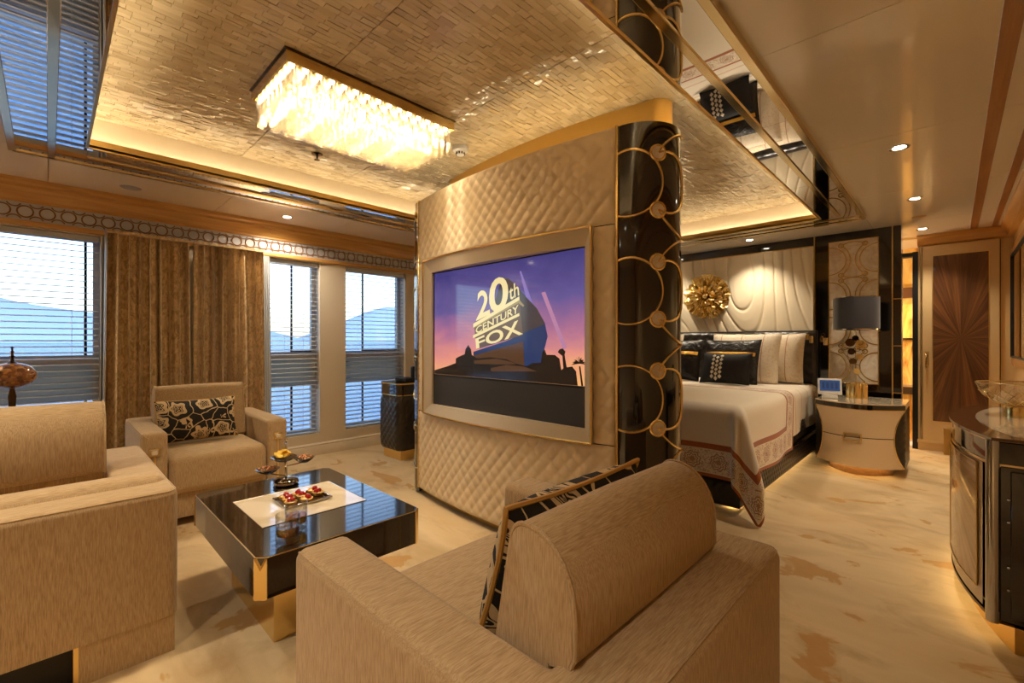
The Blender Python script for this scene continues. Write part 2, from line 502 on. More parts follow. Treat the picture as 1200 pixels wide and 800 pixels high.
# shell tiles: thousands of small pieces, one joined part
tb = B(); cell_y, cell_x = 0.066, 0.030
row = 0; x = CX0-0.11
while x < CX1+0.11:
    y = CY0-0.11 - random.random()*cell_y
    hx = cell_x*random.uniform(0.75, 1.2)
    while y < CY1+0.11:
        ly = cell_y*random.uniform(0.55, 1.45)
        y0, y1 = max(y, CY0-0.11), min(y+ly, CY1+0.11)
        k = math.floor((y0-0.906)/0.69); kk = 0.906+0.69*(k+1)
        if y0 < kk < y1 and k >= -1: y1 = kk-0.001; ly = y1-y+0.003
        if y1-y0 > 0.004:
            t = [random.uniform(0.001, 0.0055) for _ in range(4)]
            g = 0.0006
            xs0, xs1, ya, yb = x+g, min(x+hx, CX1+0.11)-g, y0+g, y1-g
            tb.add([(xs0, ya, HR), (xs1, ya, HR), (xs1, yb, HR), (xs0, yb, HR),
                    (xs0, ya, HR-t[0]-0.002), (xs1, ya, HR-t[1]-0.002), (xs1, yb, HR-t[2]-0.002), (xs0, yb, HR-t[3]-0.002)],
                   [(4, 7, 6, 5), (0, 4, 5, 1), (1, 5, 6, 2), (2, 6, 7, 3), (3, 7, 4, 0)])
        y += ly
    x += hx
o = obj('shell_tiles', tb, capiz, ceiling, smooth=False, fix=False); o['kind'] = 'stuff'
obj('tile_backing', B().box(CX0-0.12, CX1+0.12, CY0-0.12, CY1+0.12, HR, HR+0.01), base_mat('tile_grout', S(120, 92, 60), 0.7), ceiling)

# ---- window wall
wins = [(-1.35, 0.265), (0.95, 1.85), (2.11, 2.81)]
WZ0, WZ1 = 0.205, 1.862
wb = B()
edges = [YB-0.1] + [e for w_ in wins for e in w_] + [YH+0.2]
for a, b in zip(edges[::2], edges[1::2]): wb.box(XW-0.12, XW, a, b, 0, HR)
for a, b in wins:
    wb.box(XW-0.12, XW, a, b, 0, WZ0); wb.box(XW-0.12, XW, a, b, WZ1, HR)
wall_left = struct('wall_left', wb, wall_white, smooth=False)
for i, (a, b) in enumerate(wins):
    w_ = struct('window_%d' % (i+1))
    fb = B()
    xo = XW-0.118
    fb.box(xo-0.05, xo, a-0.02, a+0.035, WZ0-0.02, WZ1+0.02); fb.box(xo-0.05, xo, b-0.035, b+0.02, WZ0-0.02, WZ1+0.02)
    obj('window_frame', fb.box(xo-0.05, xo, a+0.035, b-0.035, WZ1-0.03, WZ1+0.02).box(xo-0.05, xo, a+0.035, b-0.035, WZ0-0.02, WZ0+0.03), frame_white, w_)
    obj('window_rail', B().box(xo-0.05, xo+0.004, a+0.035, b-0.035, 0.935, 1.0), frame_white, w_)
    obj('transom_panel', B().box(xo-0.05, xo, a+0.035, b-0.035, 0.68, 0.935), panel_grey, w_)
    obj('window_pane', B().box(xo-0.03, xo-0.024, a+0.035, b-0.035, 1.0, WZ1-0.03), pane_glass, w_)
    obj('window_pane', B().box(xo-0.03, xo-0.024, a+0.035, b-0.035, WZ0+0.03, 0.68), pane_glass, w_)
    gy = (0.19, 1.63, 2.36)[i]
    obj('glazing_bar', B().box(xo-0.02, xo-0.005, gy-0.008, gy+0.008, 1.0, WZ1-0.03), black_soft, w_)
    obj('glazing_bar', B().box(xo-0.02, xo-0.005, gy-0.008, gy+0.008, WZ0+0.03, 0.68), black_soft, w_)
    if i > 0:
        obj('gasket', B().box(xo-0.022, xo-0.006, gy, b-0.035, 1.0, 1.012), black_soft, w_)
# cornice, ring frieze
prof = [(XW, HC), (XW+0.075, HC), (XW+0.075, HC-0.025), (XW+0.06, HC-0.04), (XW+0.062, HC-0.06), (XW+0.045, HC-0.085), (XW+0.04, HC-0.12), (XW+0.028, HC-0.135), (XW+0.028, HC-0.15), (XW, HC-0.15)]
trim1 = struct('trim_1', B().prism(prof, YB, YH, 'y'), cornice_wood)
obj('frieze_board', B().box(XW, XW+0.016, YB, YH, 1.90, HC-0.15), base_mat('frieze_white', S(206, 206, 210), 0.35), trim1)
obj('lower_moulding', B().rbox(XW-0.002, XW+0.032, YB, YH, 1.868, 1.902, 0.006, 2), cornice_wood, trim1)
ring_brown = base_mat('frieze_ring_brown', S(140, 98, 56), 0.35)
ringm = B().tube([(0, p, q) for p, q in arc((0, 0), 0.037, 0, 2*PI, 24)[:-1]], 0.0045, 5, True).mesh('frieze_ring', ring_brown)
lk = B()
for sg in (1, -1):
    lk.tube([(0, p, sg*q) for p, q in arc((0.0515, 0.062), 0.034, PI*1.12, PI*1.88, 8)], 0.004, 5)
lkm = lk.mesh('frieze_link', ring_brown)
y = -1.24
while y < 3.05:
    piece('frieze_ring', ringm, trim1, (XW+0.02, y, 1.961))
    piece('frieze_link', lkm, trim1, (XW+0.02, y, 1.961))
    y += 0.103
b_ = B().prism([(XW, 0), (XW+0.022, 0), (XW+0.022, 0.085), (XW+0.016, 0.095), (XW+0.018, 0.104), (XW+0.006, 0.118), (XW, 0.118)], YB, YH, 'y')
struct('baseboard_left', b_, wall_white)

# ---- headboard wall (black lacquer) with relief panel, gilt strips and ring lattice
wall_back = struct('wall_back', B().box(XW, -0.342, YH, YH+0.2, 0, HC), lacquer, smooth=False)
def strip(name, x0, x1, y0, y1, z0, z1, parent, m=gold): return obj(name, B().rbox(x0, x1, y0, y1, z0, z1, 0.002, 1), m, parent)
strip('gilt_strip', -1.018, -1.006, YH-0.03, YH, 0.0, HC-0.002, wall_back)
strip('gilt_strip', -0.409, -0.398, YH-0.012, YH, 0.0, HC-0.002, wall_back)
strip('gilt_strip', -3.1, -1.018, YH-0.03, YH, 2.066, 2.076, wall_back)
for z in (1.49, 0.62, 1.055): strip('gilt_strip', -0.398, -0.341, YH-0.006, YH+0.2, z, z+0.009, wall_back)
RX0, RX1, RZ0, RZ1 = -3.1, -1.02, 0.6, 2.066
def relief(x, z):
    g = 0.55*math.hypot((x+1.72)*1.25, (z-1.60)*0.8)*9 + 1.1*math.sin(2.3*x+1.2*z) + 0.9*math.sin(3.1*z-1.7*x+0.6) + 0.6*math.sin(5.2*x+0.8)
    k = math.floor(g); f = g-k
    e = min(f, 1-f)
    groove = -0.010*math.exp(-(e/0.085)**2)
    return groove + 0.004*(1-abs(2*f-1))
rb = B().grid(lambda u, v: (RX0+(RX1-RX0)*u, YH-0.022-relief(RX0+(RX1-RX0)*u, RZ0+(RZ1-RZ0)*v), RZ0+(RZ1-RZ0)*v), 330, 200)
obj('relief_panel', rb, relief_crm, wall_back)
strip('panel_edge', RX1-0.012, RX1, YH-0.03, YH, RZ0, RZ1, wall_back, relief_crm)

def lattice(parent, fn, zc, sc, Pp, sA, rA, sd, rd, tube_r, zmin, zmax, two=False, stone=marble_w, W=None):
    """gilt ring lattice; fn maps pattern plane (s, z, out) to space"""
    zd = math.sqrt((Pp/2)**2 - (sc-sd)**2)
    def add(name, pts, closed=False):
        pts = [(max(s_, 0.0), z_) for s_, z_ in pts if zmin <= z_ <= zmax]
        q = [p for i, p in enumerate(pts) if i == 0 or abs(p[0]-pts[i-1][0])+abs(p[1]-pts[i-1][1]) > 1e-5]
        if len(q) > 2:
            obj(name, B().tube([fn(s_, z_, tube_r*0.4) for s_, z_ in q], tube_r, 6, closed), gold, parent)
            if two: obj(name, B().tube([fn(W-s_, z_, tube_r*0.4) for s_, z_ in q], tube_r, 6, closed), gold, parent)
    for z0 in zc:
        a0 = -math.acos(min(1, sA/rA)) if sA > 0 else -PI/2
        th = PI - math.acos(min(1, sA/rA)) if sA > 0 else PI/2
        add('gilt_ring', arc((sA, z0), rA, -th, th, 28))
        # arc between the two discs, bulging to the centre line
        bx = sc - sd - 0.02; R_ = (bx*bx + zd*zd)/(2*bx); cx = sc - 0.02 - R_ + 0.0
        al = math.atan2(zd, sd-cx)
        add('gilt_arc', arc((cx, z0), R_, -al, al, 20))
        be = math.atan2(zd, sd-sc)
        add('gilt_arc', arc((sc, z0), Pp/2, be, PI/2, 14))
        add('gilt_arc', arc((sc, z0), Pp/2, -be, -PI/2, 14))
        for sg in (1, -1):
            zz = z0+sg*zd
            if zmin+rd < zz < zmax-rd:
                for k in ((0, 1) if two else (0,)):
                    s_ = W-sd if k else sd
                    ringp = [fn(s_+p, zz+q, tube_r*0.5) for p, q in arc((0, 0), rd, 0, 2*PI, 20)[:-1]]
                    d_ = obj('stone_disc', B().add([fn(s_+p, zz+q, 0.006) for p, q in arc((0, 0), rd, 0, 2*PI, 20)[:-1]] + [fn(s_, zz, 0.006)], [(i, (i+1) % 20, 20) for i in range(20)]), stone, parent, smooth=False)
                    obj('disc_rim', B().tube(ringp, tube_r*1.2, 6, True), gold, d_)
LX0, LX1, LZ0, LZ1 = -0.885, -0.508, 0.70, 2.08
lat = obj('stone_panel', B().box(LX0, LX1, YH-0.02, YH, LZ0, LZ1), marble_w, wall_back)
for bx in ((LX0-0.008, LX0, LZ0-0.008, LZ1+0.008), (LX1, LX1+0.008, LZ0-0.008, LZ1+0.008), (LX0, LX1, LZ1, LZ1+0.008), (LX0, LX1, LZ0-0.008, LZ0)):
    strip('panel_frame', bx[0], bx[1], YH-0.028, YH, bx[2], bx[3], wall_back)
LW = LX1-LX0
lattice(wall_back, lambda s, z, o_: (LX0+s, YH-0.02-o_, z), [1.895-0.345*k for k in range(4)], LW/2, 0.345, 0.0, 0.135, 0.095, 0.019, 0.0055, LZ0, LZ1, True, marble_c, LW)

# ---- door wall, door, cornice, alcove beyond the passage
wall_far = struct('wall_far', B().box(-0.257, 0.6, YD, YD+0.12, 0, HC), door_cream, smooth=False)
struct('wall_alcove', B().box(-1.5, -0.257, 6.95, 7.05, 0, HC).box(-1.6, -1.5, YH+0.2, 7.05, 0, HC), onyx, smooth=False)
al = struct('trim_4', B().box(-0.30, -0.257, YD-0.02, YD+0.14, 0, 2.02), black_soft, smooth=False)
obj('lintel', B().box(-1.2, -0.30, YD+0.02, YD+0.12, 1.98, 2.02), black_soft, al)
obj('shelf', B().box(-1.2, -0.30, 6.6, 6.94, 0.52, 0.60), base_mat('granite', S(92, 72, 50), 0.3), al)
obj('shelf_front', B().box(-1.2, -0.30, 6.62, 6.94, 0.02, 0.52), onyx, al)
obj('glass_rail', B().box(-1.2, -0.30, 6.9, 6.94, 1.6, 1.72), base_mat('bronze_band', S(90, 56, 30), 0.3), al)
obj('glass_rail', B().box(-1.2, -0.30, 6.9, 6.94, 1.12, 1.14), dark_metal, al)
spot_light('alcove_fill_spot', (-0.55, 6.5, HC-0.03), 26, WARM)  # unseen spot added to brighten the onyx
pt = bpy.data.lights.new('alcove_fill_point', 'POINT'); pt.energy = 10; pt.color = WARM[:3]; pt.shadow_soft_size = 0.1  # unseen point light added so the onyx seems to glow
po = bpy.data.objects.new('alcove_fill_point', pt); po.location = (-0.7, 6.45, 1.3); col.objects.link(po)

door = struct('door_1')
obj('door_leaf', B().rbox(-0.222, 0.312, YD-0.03, YD, 0.10, 2.062, 0.003, 1), door_cream, door)
m_sun = m_radial('sunburst_veneer', S(112, 70, 38), S(146, 98, 56), S(74, 42, 22), (0.055, 1.13), (0, 2))
# sunburst inlay: wedges of veneer, each its own piece
dx0, dx1, dz0, dz1 = -0.145, 0.24, 0.305, 1.955
obj('inlay_frame', B().box(dx0-0.006, dx1+0.006, YD-0.0325, YD-0.03, dz0-0.006, dz1+0.006), gold_soft, door)
cx_, cz_ = 0.055, 1.13
def edge_pt(a):
    c, s = math.cos(a), math.sin(a); t = 1e9
    if c > 1e-9: t = min(t, (dx1-cx_)/c)
    if c < -1e-9: t = min(t, (dx0-cx_)/c)
    if s > 1e-9: t = min(t, (dz1-cz_)/s)
    if s < -1e-9: t = min(t, (dz0-cz_)/s)
    return (cx_+c*t, cz_+s*t)
corners = sorted([math.atan2(z-cz_, x-cx_) % (2*PI) for x in (dx0, dx1) for z in (dz0, dz1)])
n_w = 32
m_vs = [m_sun, m_radial('sunburst_veneer_dark', S(96, 58, 32), S(124, 80, 46), S(66, 38, 20), (0.055, 1.13), (0, 2))]
for i in range(n_w):
    a0, a1 = 2*PI*i/n_w, 2*PI*(i+1)/n_w
    pts = [(cx_, cz_), edge_pt(a0)] + [edge_pt(c) for c in corners if a0 < c < a1] + [edge_pt(a1)]
    obj('veneer_wedge', B().prism(pts, YD-0.0345-0.0006*(i % 2), YD-0.0325, 'y'), m_vs[i % 2], door, smooth=False)
hd = obj('door_handle', B().rbox(-0.205, -0.175, YD-0.04, YD-0.03, 0.86, 1.0, 0.003, 1), champagne, door)
obj('lever', B().rbox(-0.198, -0.183, YD-0.085, YD-0.04, 0.955, 0.975, 0.003, 1).rbox(-0.198, -0.183, YD-0.085, YD-0.07, 0.84, 0.975, 0.004, 2), champagne, hd)
obj('jamb_line', B().box(0.314, 0.318, YD-0.006, YD, 0.1, 2.062).box(-0.226, -0.222, YD-0.006, YD, 0.1, 2.062), black_soft, door)
strip('gilt_strip', -0.24, -0.228, YD-0.012, YD, 0.1, 2.06, door, champagne)
bb = struct('baseboard_far', B().box(-0.257, XR, YD-0.02, YD, 0, 0.07).rbox(-0.262, XR, YD-0.032, YD, 0.07, 0.105, 0.006, 2), door_cream)
for z in (0.02, 0.042): obj('vent_slot', B().box(-0.03, 0.12, YD-0.022, YD-0.018, z, z+0.013), black_soft, bb)
prof = [(YD, HC), (YD-0.10, HC), (YD-0.10, HC-0.018), (YD-0.085, HC-0.03), (YD-0.07, HC-0.035), (YD-0.045, HC-0.06), (YD-0.04, HC-0.085), (YD-0.02, HC-0.098), (YD, HC-0.098)]
trim2 = struct('trim_2', B().prism(prof, -0.262, XR, 'x'), cornice_wood_x)

# ---- right wall with cornice and framed mirror
wall_right = struct('wall_right', B().box(XR, XR+0.12, YB-0.1, YD+0.12, 0, HC), door_cream, smooth=False)
prof = [(XR, HC), (XR-0.085, HC), (XR-0.085, HC-0.02), (XR-0.07, HC-0.035), (XR-0.05, HC-0.06), (XR-0.045, HC-0.09), (XR-0.02, HC-0.1), (XR, HC-0.1)]
trim3 = struct('trim_3', B().prism(prof, YB, YD, 'y'), cornice_wood)
obj('picture_rail', B().rbox(XR-0.02, XR, YB, YD, HC-0.26, HC-0.22, 0.004, 1), cornice_wood, trim3)
struct('baseboard_right', B().rbox(XR-0.02, XR, YB, YD, 0, 0.10, 0.005, 1), door_cream)
struct('wall_rear', B().box(-4.7, 0.6, YB-0.12, YB, 0, HR), wall_white, smooth=False)

# ---- centre partition carrying the television
PXL, PXR, PY, PR, PB, PT = -2.76, -1.13, 1.87, 0.20, 0.08, 2.11
def pfront(x):
    t = (x-(PXL+PXR)/2)/((PXR-PXL)/2)
    return PY - PB*(1-t*t)
def outline(inset, y_off=0.0, nb=24):
    pts = []
    for i in range(nb+1):
        x_ = PXL+(PXR-PXL)*i/nb
        pts.append((x_, pfront(x_)+inset+y_off))
    r = PR-inset
    for p in arc((PXR, PY+PR+y_off), r, -PI/2, PI/2, 14)[1:]: pts.append(p)
    for p in arc((PXL, PY+PR+y_off), r, PI/2, 3*PI/2, 14)[:-1]: pts.append(p)
    return pts
wc = struct('wall_centre', B().prism(outline(0.075), 0.05, PT-0.035), lacquer)
obj('gilt_plinth', B().prism(outline(0.05), 0.0, 0.05), gold_soft, wc)
end_r = [(PXR, PY+0.032)] + [(PXR, PY)] + arc((PXR, PY+PR), PR, -PI/2, PI/2, 24)[1:] + [(PXR, PY+2*PR-0.032)]
obj('lacquer_end', B().prism(end_r, 0.02, PT, 'z'), lacquer, wc)
end_l = [(PXL, PY+2*PR-0.032), (PXL, PY+2*PR)] + arc((PXL, PY+PR), PR, PI/2, 3*PI/2, 24)[1:] + [(PXL, PY+0.032)]
obj('lacquer_end', B().prism(end_l, 0.02, PT, 'z'), lacquer, wc)
obj('gilt_crown', B().prism(outline(0.115, 0.18), PT-0.04, HR-0.004), gold_leaf, wc)
led = B()
pl = [(PXL+(PXR-PXL)*i/24, pfront(PXL+(PXR-PXL)*i/24)+0.05, PT-0.022) for i in range(25)] + [(p, q, PT-0.022) for p, q in arc((PXR, PY+PR), PR-0.05, -PI/2, PI/2, 10)[1:]]
obj('crown_led_strip', led.tube(pl, 0.007, 6), led_cove, wc)
strip('gilt_strip', PXR-0.006, PXR+0.006, PY-0.012, PY+0.03, 0.05, PT+0.004, wc)
strip('gilt_strip', PXL-0.006, PXL+0.006, PY-0.012, PY+0.03, 0.05, PT+0.004, wc)
DW, DH = 0.080, 0.088
def quilt_h(x_, z_, dw=DW, dh=DH, amp=0.013):
    a = x_/dw + z_/dh; b = x_/dw - z_/dh
    fa, fb = abs(math.sin(PI*a)), abs(math.sin(PI*b))
    return amp*(fa*fb+1e-9)**0.3
def quilt(x0, x1, z0, z1):
    nu = max(4, int((x1-x0)/DW*9)); nv = max(4, int((z1-z0)/DH*9))
    def fn(u, v):
        x_, z_ = x0+(x1-x0)*u, z0+(z1-z0)*v
        e = min(u*(x1-x0), (1-u)*(x1-x0), v*(z1-z0), (1-v)*(z1-z0))
        k = min(1, e/0.012)
        return (x_, pfront(x_) - 0.002 - quilt_h(x_, z_)*k, z_)
    b = B().grid(fn, nu, nv)
    return obj('quilted_panel', b, leather_crm, wc, ang=80)
TVX0, TVX1, TVZ0, TVZ1 = -2.63, -1.243, 0.607, 1.653
quilt(PXL+0.008, PXR-0.008, TVZ1+0.004, PT-0.004); quilt(PXL+0.008, PXR-0.008, 0.052, TVZ0-0.004)
quilt(PXL+0.008, TVX0+0.02, TVZ0, TVZ1); quilt(TVX1-0.02, PXR-0.008, TVZ0, TVZ1)
obj('panel_lip', B().prism([(PXL+(PXR-PXL)*i/24, pfront(PXL+(PXR-PXL)*i/24)) for i in range(25)] + [(PXL+(PXR-PXL)*i/24, pfront(PXL+(PXR-PXL)*i/24)+0.028) for i in range(24, -1, -1)], PT-0.05, PT), leather_crm, wc)
def col_r(s, z, o_):
    ph = s/PR; return (PXR+(PR+o_)*math.sin(ph), PY+PR-(PR+o_)*math.cos(ph), z)
def col_l(s, z, o_):
    ph = s/PR; return (PXL-(PR+o_)*math.sin(ph), PY+PR-(PR+o_)*math.cos(ph), z)
zc4 = [1.834-0.5*k for k in range(4)]
for fn in (col_r, col_l):
    lattice(wc, fn, zc4, 0.40, 0.5, 0.055, 0.155, 0.187, 0.034, 0.0058, 0.06, PT-0.003, False, marble_w)
#@@END_STRUCT
# ================================================================== OUTSIDE
sea_m = base_mat('sea_water', S(52, 96, 146), 0.3)
bump(sea_m, noise(sea_m, pos_scaled(sea_m, (0.35, 0.12, 1)), 1.0, 5, 0.65), 1.0, 2.5)
o = obj('sea', B().box(-9000, -6, -9000, 9000, -9.2, -9.0), sea_m); o['kind'] = 'stuff'; o['label'] = 'blue rippled sea beyond the windows'; o['category'] = 'sea'
hill_m = base_mat('haze_tinted_hillside', S(104, 132, 164), 0.9)  # distance haze is painted into the hill colour
def hill(name, label, x0, y0, y1, h, seed, depth=900):
    rnd = random.Random(seed); ph = [rnd.uniform(0, 6) for _ in range(4)]
    def fn(u, v):
        r = 0.62*math.sin(PI*u)**0.6 + 0.16*math.sin(5*u+ph[0]) + 0.1*math.sin(11*u+ph[1]) + 0.04*math.sin(27*u+ph[2])
        r = max(r, 0.0) * math.sin(PI*u)**0.5
        return (x0 - depth*v, y0+(y1-y0)*u, -8.9 + h*r*math.sin(PI*min(1, v*1.0))**0.8*(1+0.08*math.sin(17*u+9*v)))
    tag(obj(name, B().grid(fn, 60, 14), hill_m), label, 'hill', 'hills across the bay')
hill('hill', 'hill tinted blue for haze across the bay seen through the window beside the egg ornament', -4200, -2600, 1800, 620, 3)
hill('hill', 'hill tinted blue for haze across the bay seen through the two windows past the curtain', -4600, 1850, 6200, 700, 8)

# ================================================================== BLINDS AND CURTAINS
blabel = ['white venetian blind in the wide window beside the egg ornament', 'white venetian blind in the window next to the curtain', 'white venetian blind in the window behind the black quilted cabinet']
for i, (a, b) in enumerate(wins):
    x_ = XW-0.05
    t = thing('venetian_blind', blabel[i], 'blind', (x_, (a+b)/2, WZ0), 'venetian blinds')
    obj('head_rail', B().rbox(x_-0.03, x_+0.03, a+0.008, b-0.008, WZ1-0.045, WZ1-0.003, 0.004, 1), slat_white, t)
    obj('bottom_rail', B().rbox(x_-0.026, x_+0.026, a+0.01, b-0.01, WZ0+0.006, WZ0+0.022, 0.004, 1), slat_white, t)
    ln = b-a-0.02
    sm = B().add([(-0.025, -ln/2, 0.001), (-0.012, -ln/2, 0.004), (0.0, -ln/2, 0.005), (0.012, -ln/2, 0.004), (0.025, -ln/2, 0.001),
                  (-0.025, ln/2, 0.001), (-0.012, ln/2, 0.004), (0.0, ln/2, 0.005), (0.012, ln/2, 0.004), (0.025, ln/2, 0.001),
                  (-0.025, -ln/2, -0.001), (0.0, -ln/2, 0.003), (0.025, -ln/2, -0.001), (-0.025, ln/2, -0.001), (0.0, ln/2, 0.003), (0.025, ln/2, -0.001)],
                 [(0, 1, 6, 5), (1, 2, 7, 6), (2, 3, 8, 7), (3, 4, 9, 8), (10, 13, 14, 11), (11, 14, 15, 12), (4, 12, 15, 9), (10, 0, 5, 13), (0, 10, 11, 12, 4, 3, 2, 1), (5, 6, 7, 8, 9, 15, 14, 13)]).mesh('slat', slat_white)
    z = WZ0+0.05
    while z < WZ1-0.06:
        piece('slat', sm, t, (x_, (a+b)/2, z), (0, math.radians(7), 0))
        z += 0.0425
    for cy in (a+0.15, (a+b)/2+0.13, b-0.15):
        obj('ladder_cord', B().tube([(x_+0.026, cy, WZ0+0.02), (x_+0.026, cy, WZ1-0.04)], 0.0012, 4), slat_white, t)

def curtain(name, label, y0, y1, seed, flip=False):
    rnd = random.Random(seed)
    t = thing(name, label, 'curtain', (XW+0.14, (y0+y1)/2, 0), 'damask curtains')
    nf = 8.5; ph = [rnd.uniform(0, 6) for _ in range(5)]
    def dsp(u, v):
        uu = u + 0.018*math.sin(7*u+ph[0]) + 0.010*math.sin(17*u+ph[1])
        a = 2*PI*nf*uu
        amp = 0.036 + 0.018*math.sin(5*u+ph[2]) + 0.012*math.sin(13*u+ph[3])
        amp *= 1.05 - 0.25*v
        return amp*math.sin(a + 0.5*math.sin(2.2*v+ph[4]+5*u)) + 0.012*math.sin(2.6*a+ph[1]+1.2*v)
    def fn(u, v):
        sp = 1.0 + 0.07*(1-v)
        yc = (y0+y1)/2
        y = yc + ((y0+(y1-y0)*u)-yc)*sp
        y += 0.012*math.cos(2*PI*nf*u)*1.0
        return (XW+0.145+dsp(u, v)*(0.75 if v > 0.97 else 1), y, 0.012+(1.885-0.012)*v)
    obj('drape', B().grid(fn, 190, 26), damask, t, ang=180)
    e = 0 if not flip else 1
    obj('lining_edge', B().grid(lambda u, v: (fn(e, v)[0]-0.004-0.028*u, fn(e, v)[1]+(-0.006 if not flip else 0.006)-0.003*u, fn(e, v)[2]), 3, 26), lining, t, ang=180)
    obj('heading_tape', B().box(XW+0.10, XW+0.19, y0+0.01, y1-0.01, 1.865, 1.885), damask, t)
    return t
curtain('curtain', 'brown gold damask curtain half nearest the egg ornament', 0.275, 0.775, 4)
curtain('curtain', 'brown gold damask curtain half nearest the two narrow windows', 0.785, 1.305, 11, True)
o = obj('sheer_curtain', B().grid(lambda u, v: (XW+0.05+0.012*math.sin(2*PI*5*u+v), 1.30+0.09*u*(1.1-0.25*v), 0.012+1.85*v), 40, 12), sheer, None, ang=180)
tag(o, 'thin grey sheer curtain edge at the narrow window', 'curtain')
o = obj('sheer_curtain', B().grid(lambda u, v: (XW+0.045+0.010*math.sin(2*PI*3*u+v), 0.272+0.03*u+0.03*(1-v)*(u-0.8), 0.012+1.85*v), 24, 12), lining, None, ang=180)
tag(o, 'pale sheer curtain edge at the wide window', 'curtain')

# ================================================================== TELEVISION
tv = thing('television', 'large built-in television in a cream leather frame showing a film logo', 'television', ((TVX0+TVX1)/2, 1.80, TVZ0))
SX0, SX1, SZ0, SZ1 = -2.535, -1.285, 0.676, 1.566          # opening in the frame
YS, ZSP = 1.838, 0.880                                     # flat screen plane, lower edge of the picture
NB = 16
def rail_mesh(corners):
    """one bowed rail: corners outer-a, outer-b, inner-b, inner-a as (x, z); face steps in towards the screen"""
    (ax, az), (bx, bz), (cx, cz), (dx, dz) = corners
    vs_ = []; fs_ = []
    for i in range(NB+1):
        q = i/NB
        ox, oz = ax+(bx-ax)*q, az+(bz-az)*q; ix, iz = dx+(cx-dx)*q, dz+(cz-dz)*q
        yo, yi = pfront(ox)-0.034, pfront(ix)-0.016
        vs_ += [(ox, pfront(ox)+0.03, oz), (ox, yo, oz), (ix, yi, iz), (ix, max(yi+0.012, YS+0.01), iz)]
    for i in range(NB):
        for k in range(3): fs_.append((i*4+k, i*4+k+1, i*4+k+5, i*4+k+4))
    return B().add(vs_, fs_)
O_ = [(TVX0, TVZ1), (TVX1, TVZ1), (TVX1, TVZ0), (TVX0, TVZ0)]; I_ = [(SX0, SZ1), (SX1, SZ1), (SX1, SZ0), (SX0, SZ0)]
for k in range(4):
    k2 = (k+1) % 4
    obj('frame_rail', rail_mesh([O_[k], O_[k2], I_[k2], I_[k]]), leather_grey, tv, ang=30)
for k in range(4):
    (ax, az), (bx, bz) = O_[k], O_[(k+1) % 4]
    obj('gilt_edge', B().tube([(ax+(bx-ax)*i/NB, pfront(ax+(bx-ax)*i/NB)-0.034, az+(bz-az)*i/NB) for i in range(NB+1)], 0.0065, 6), gold, tv)
for bx in ((SX0-0.01, SX1+0.01, SZ1-0.006, SZ1+0.008), (SX0-0.01, SX0+0.005, SZ0, SZ1), (SX1-0.005, SX1+0.01, SZ0, SZ1)):
    obj('bezel', B().box(bx[0], bx[1], YS-0.006, YS+0.012, bx[2], bx[3]), black_soft, tv)
grille = base_mat('speaker_cloth', S(52, 50, 50), 0.55)
obj('speaker_grille', B().rbox(SX0-0.01, SX1+0.01, YS-0.006, YS+0.014, SZ0-0.01, ZSP-0.006, 0.003, 1), grille, tv)
obj('bezel', B().box(SX0-0.01, SX1+0.01, YS-0.008, YS+0.012, ZSP-0.006, ZSP), black_soft, tv)
scr = bpy.data.materials.new('screen_sky'); scr.use_nodes = True
p_ = P(scr); p_.inputs['Base Color'].default_value = (0.004, 0.004, 0.006, 1); p_.inputs['Roughness'].default_value = 0.06
g_ = sep(scr, N(scr, 'ShaderNodeNewGeometry').outputs['Position'])
zz = mth(scr, 'DIVIDE', mth(scr, 'SUBTRACT', g_[2], 0.880), 0.68)
cl = noise(scr, pos_scaled(scr, (2.2, 1, 5)), 1.0, 4, 0.55, 0.6)
fz = mth(scr, 'ADD', zz, mth(scr, 'MULTIPLY', mth(scr, 'SUBTRACT', cl, 0.5), 0.5))
c_ = ramp(scr, fz, [(0.0, S(238, 172, 108)), (0.2, S(224, 142, 126)), (0.42, S(168, 108, 140)), (0.66, S(100, 86, 144)), (1.0, S(64, 58, 118))])
L(scr, c_, p_.inputs['Emission Color']); p_.inputs['Emission Strength'].default_value = 0.5
screen = obj('screen', B().box(SX0-0.008, SX1+0.008, YS, YS+0.014, ZSP, SZ1+0.006), scr, tv)
def scr_mat(name, c, s=0.55):
    m = emit(name, c, s); P(m).inputs['Roughness'].default_value = 0.08; return m
sc_gold, sc_gold2 = scr_mat('logo_gold', S(226, 206, 148)), scr_mat('logo_gold_shade', S(150, 128, 82))
sc_dark, sc_blk, sc_blue = scr_mat('logo_side', S(62, 52, 54)), scr_mat('picture_black', S(22, 14, 12)), scr_mat('tower_blue', S(30, 48, 88))
sc_brown = scr_mat('picture_brown', S(78, 50, 30)); sc_beam = scr_mat('search_beam', S(126, 108, 170))
_lay = [0]
def c1(p, q): return (510+p/6.667, 280+q/6.667)
def c2(p, q): return (510+p/6.667, 390+q/6.667)
def onscr(u, v, dy):
    x_, z_ = on_y(u, v, YS); return (x_, YS-dy, max(z_, ZSP+0.001))
def flat(name, pts, m, crop=c1):
    _lay[0] += 1; dy = 0.0006+0.00025*_lay[0]
    b = B().add([onscr(*crop(*p), dy) for p in pts], [tuple(range(len(pts)))])
    return obj(name, b, m, screen, smooth=False)
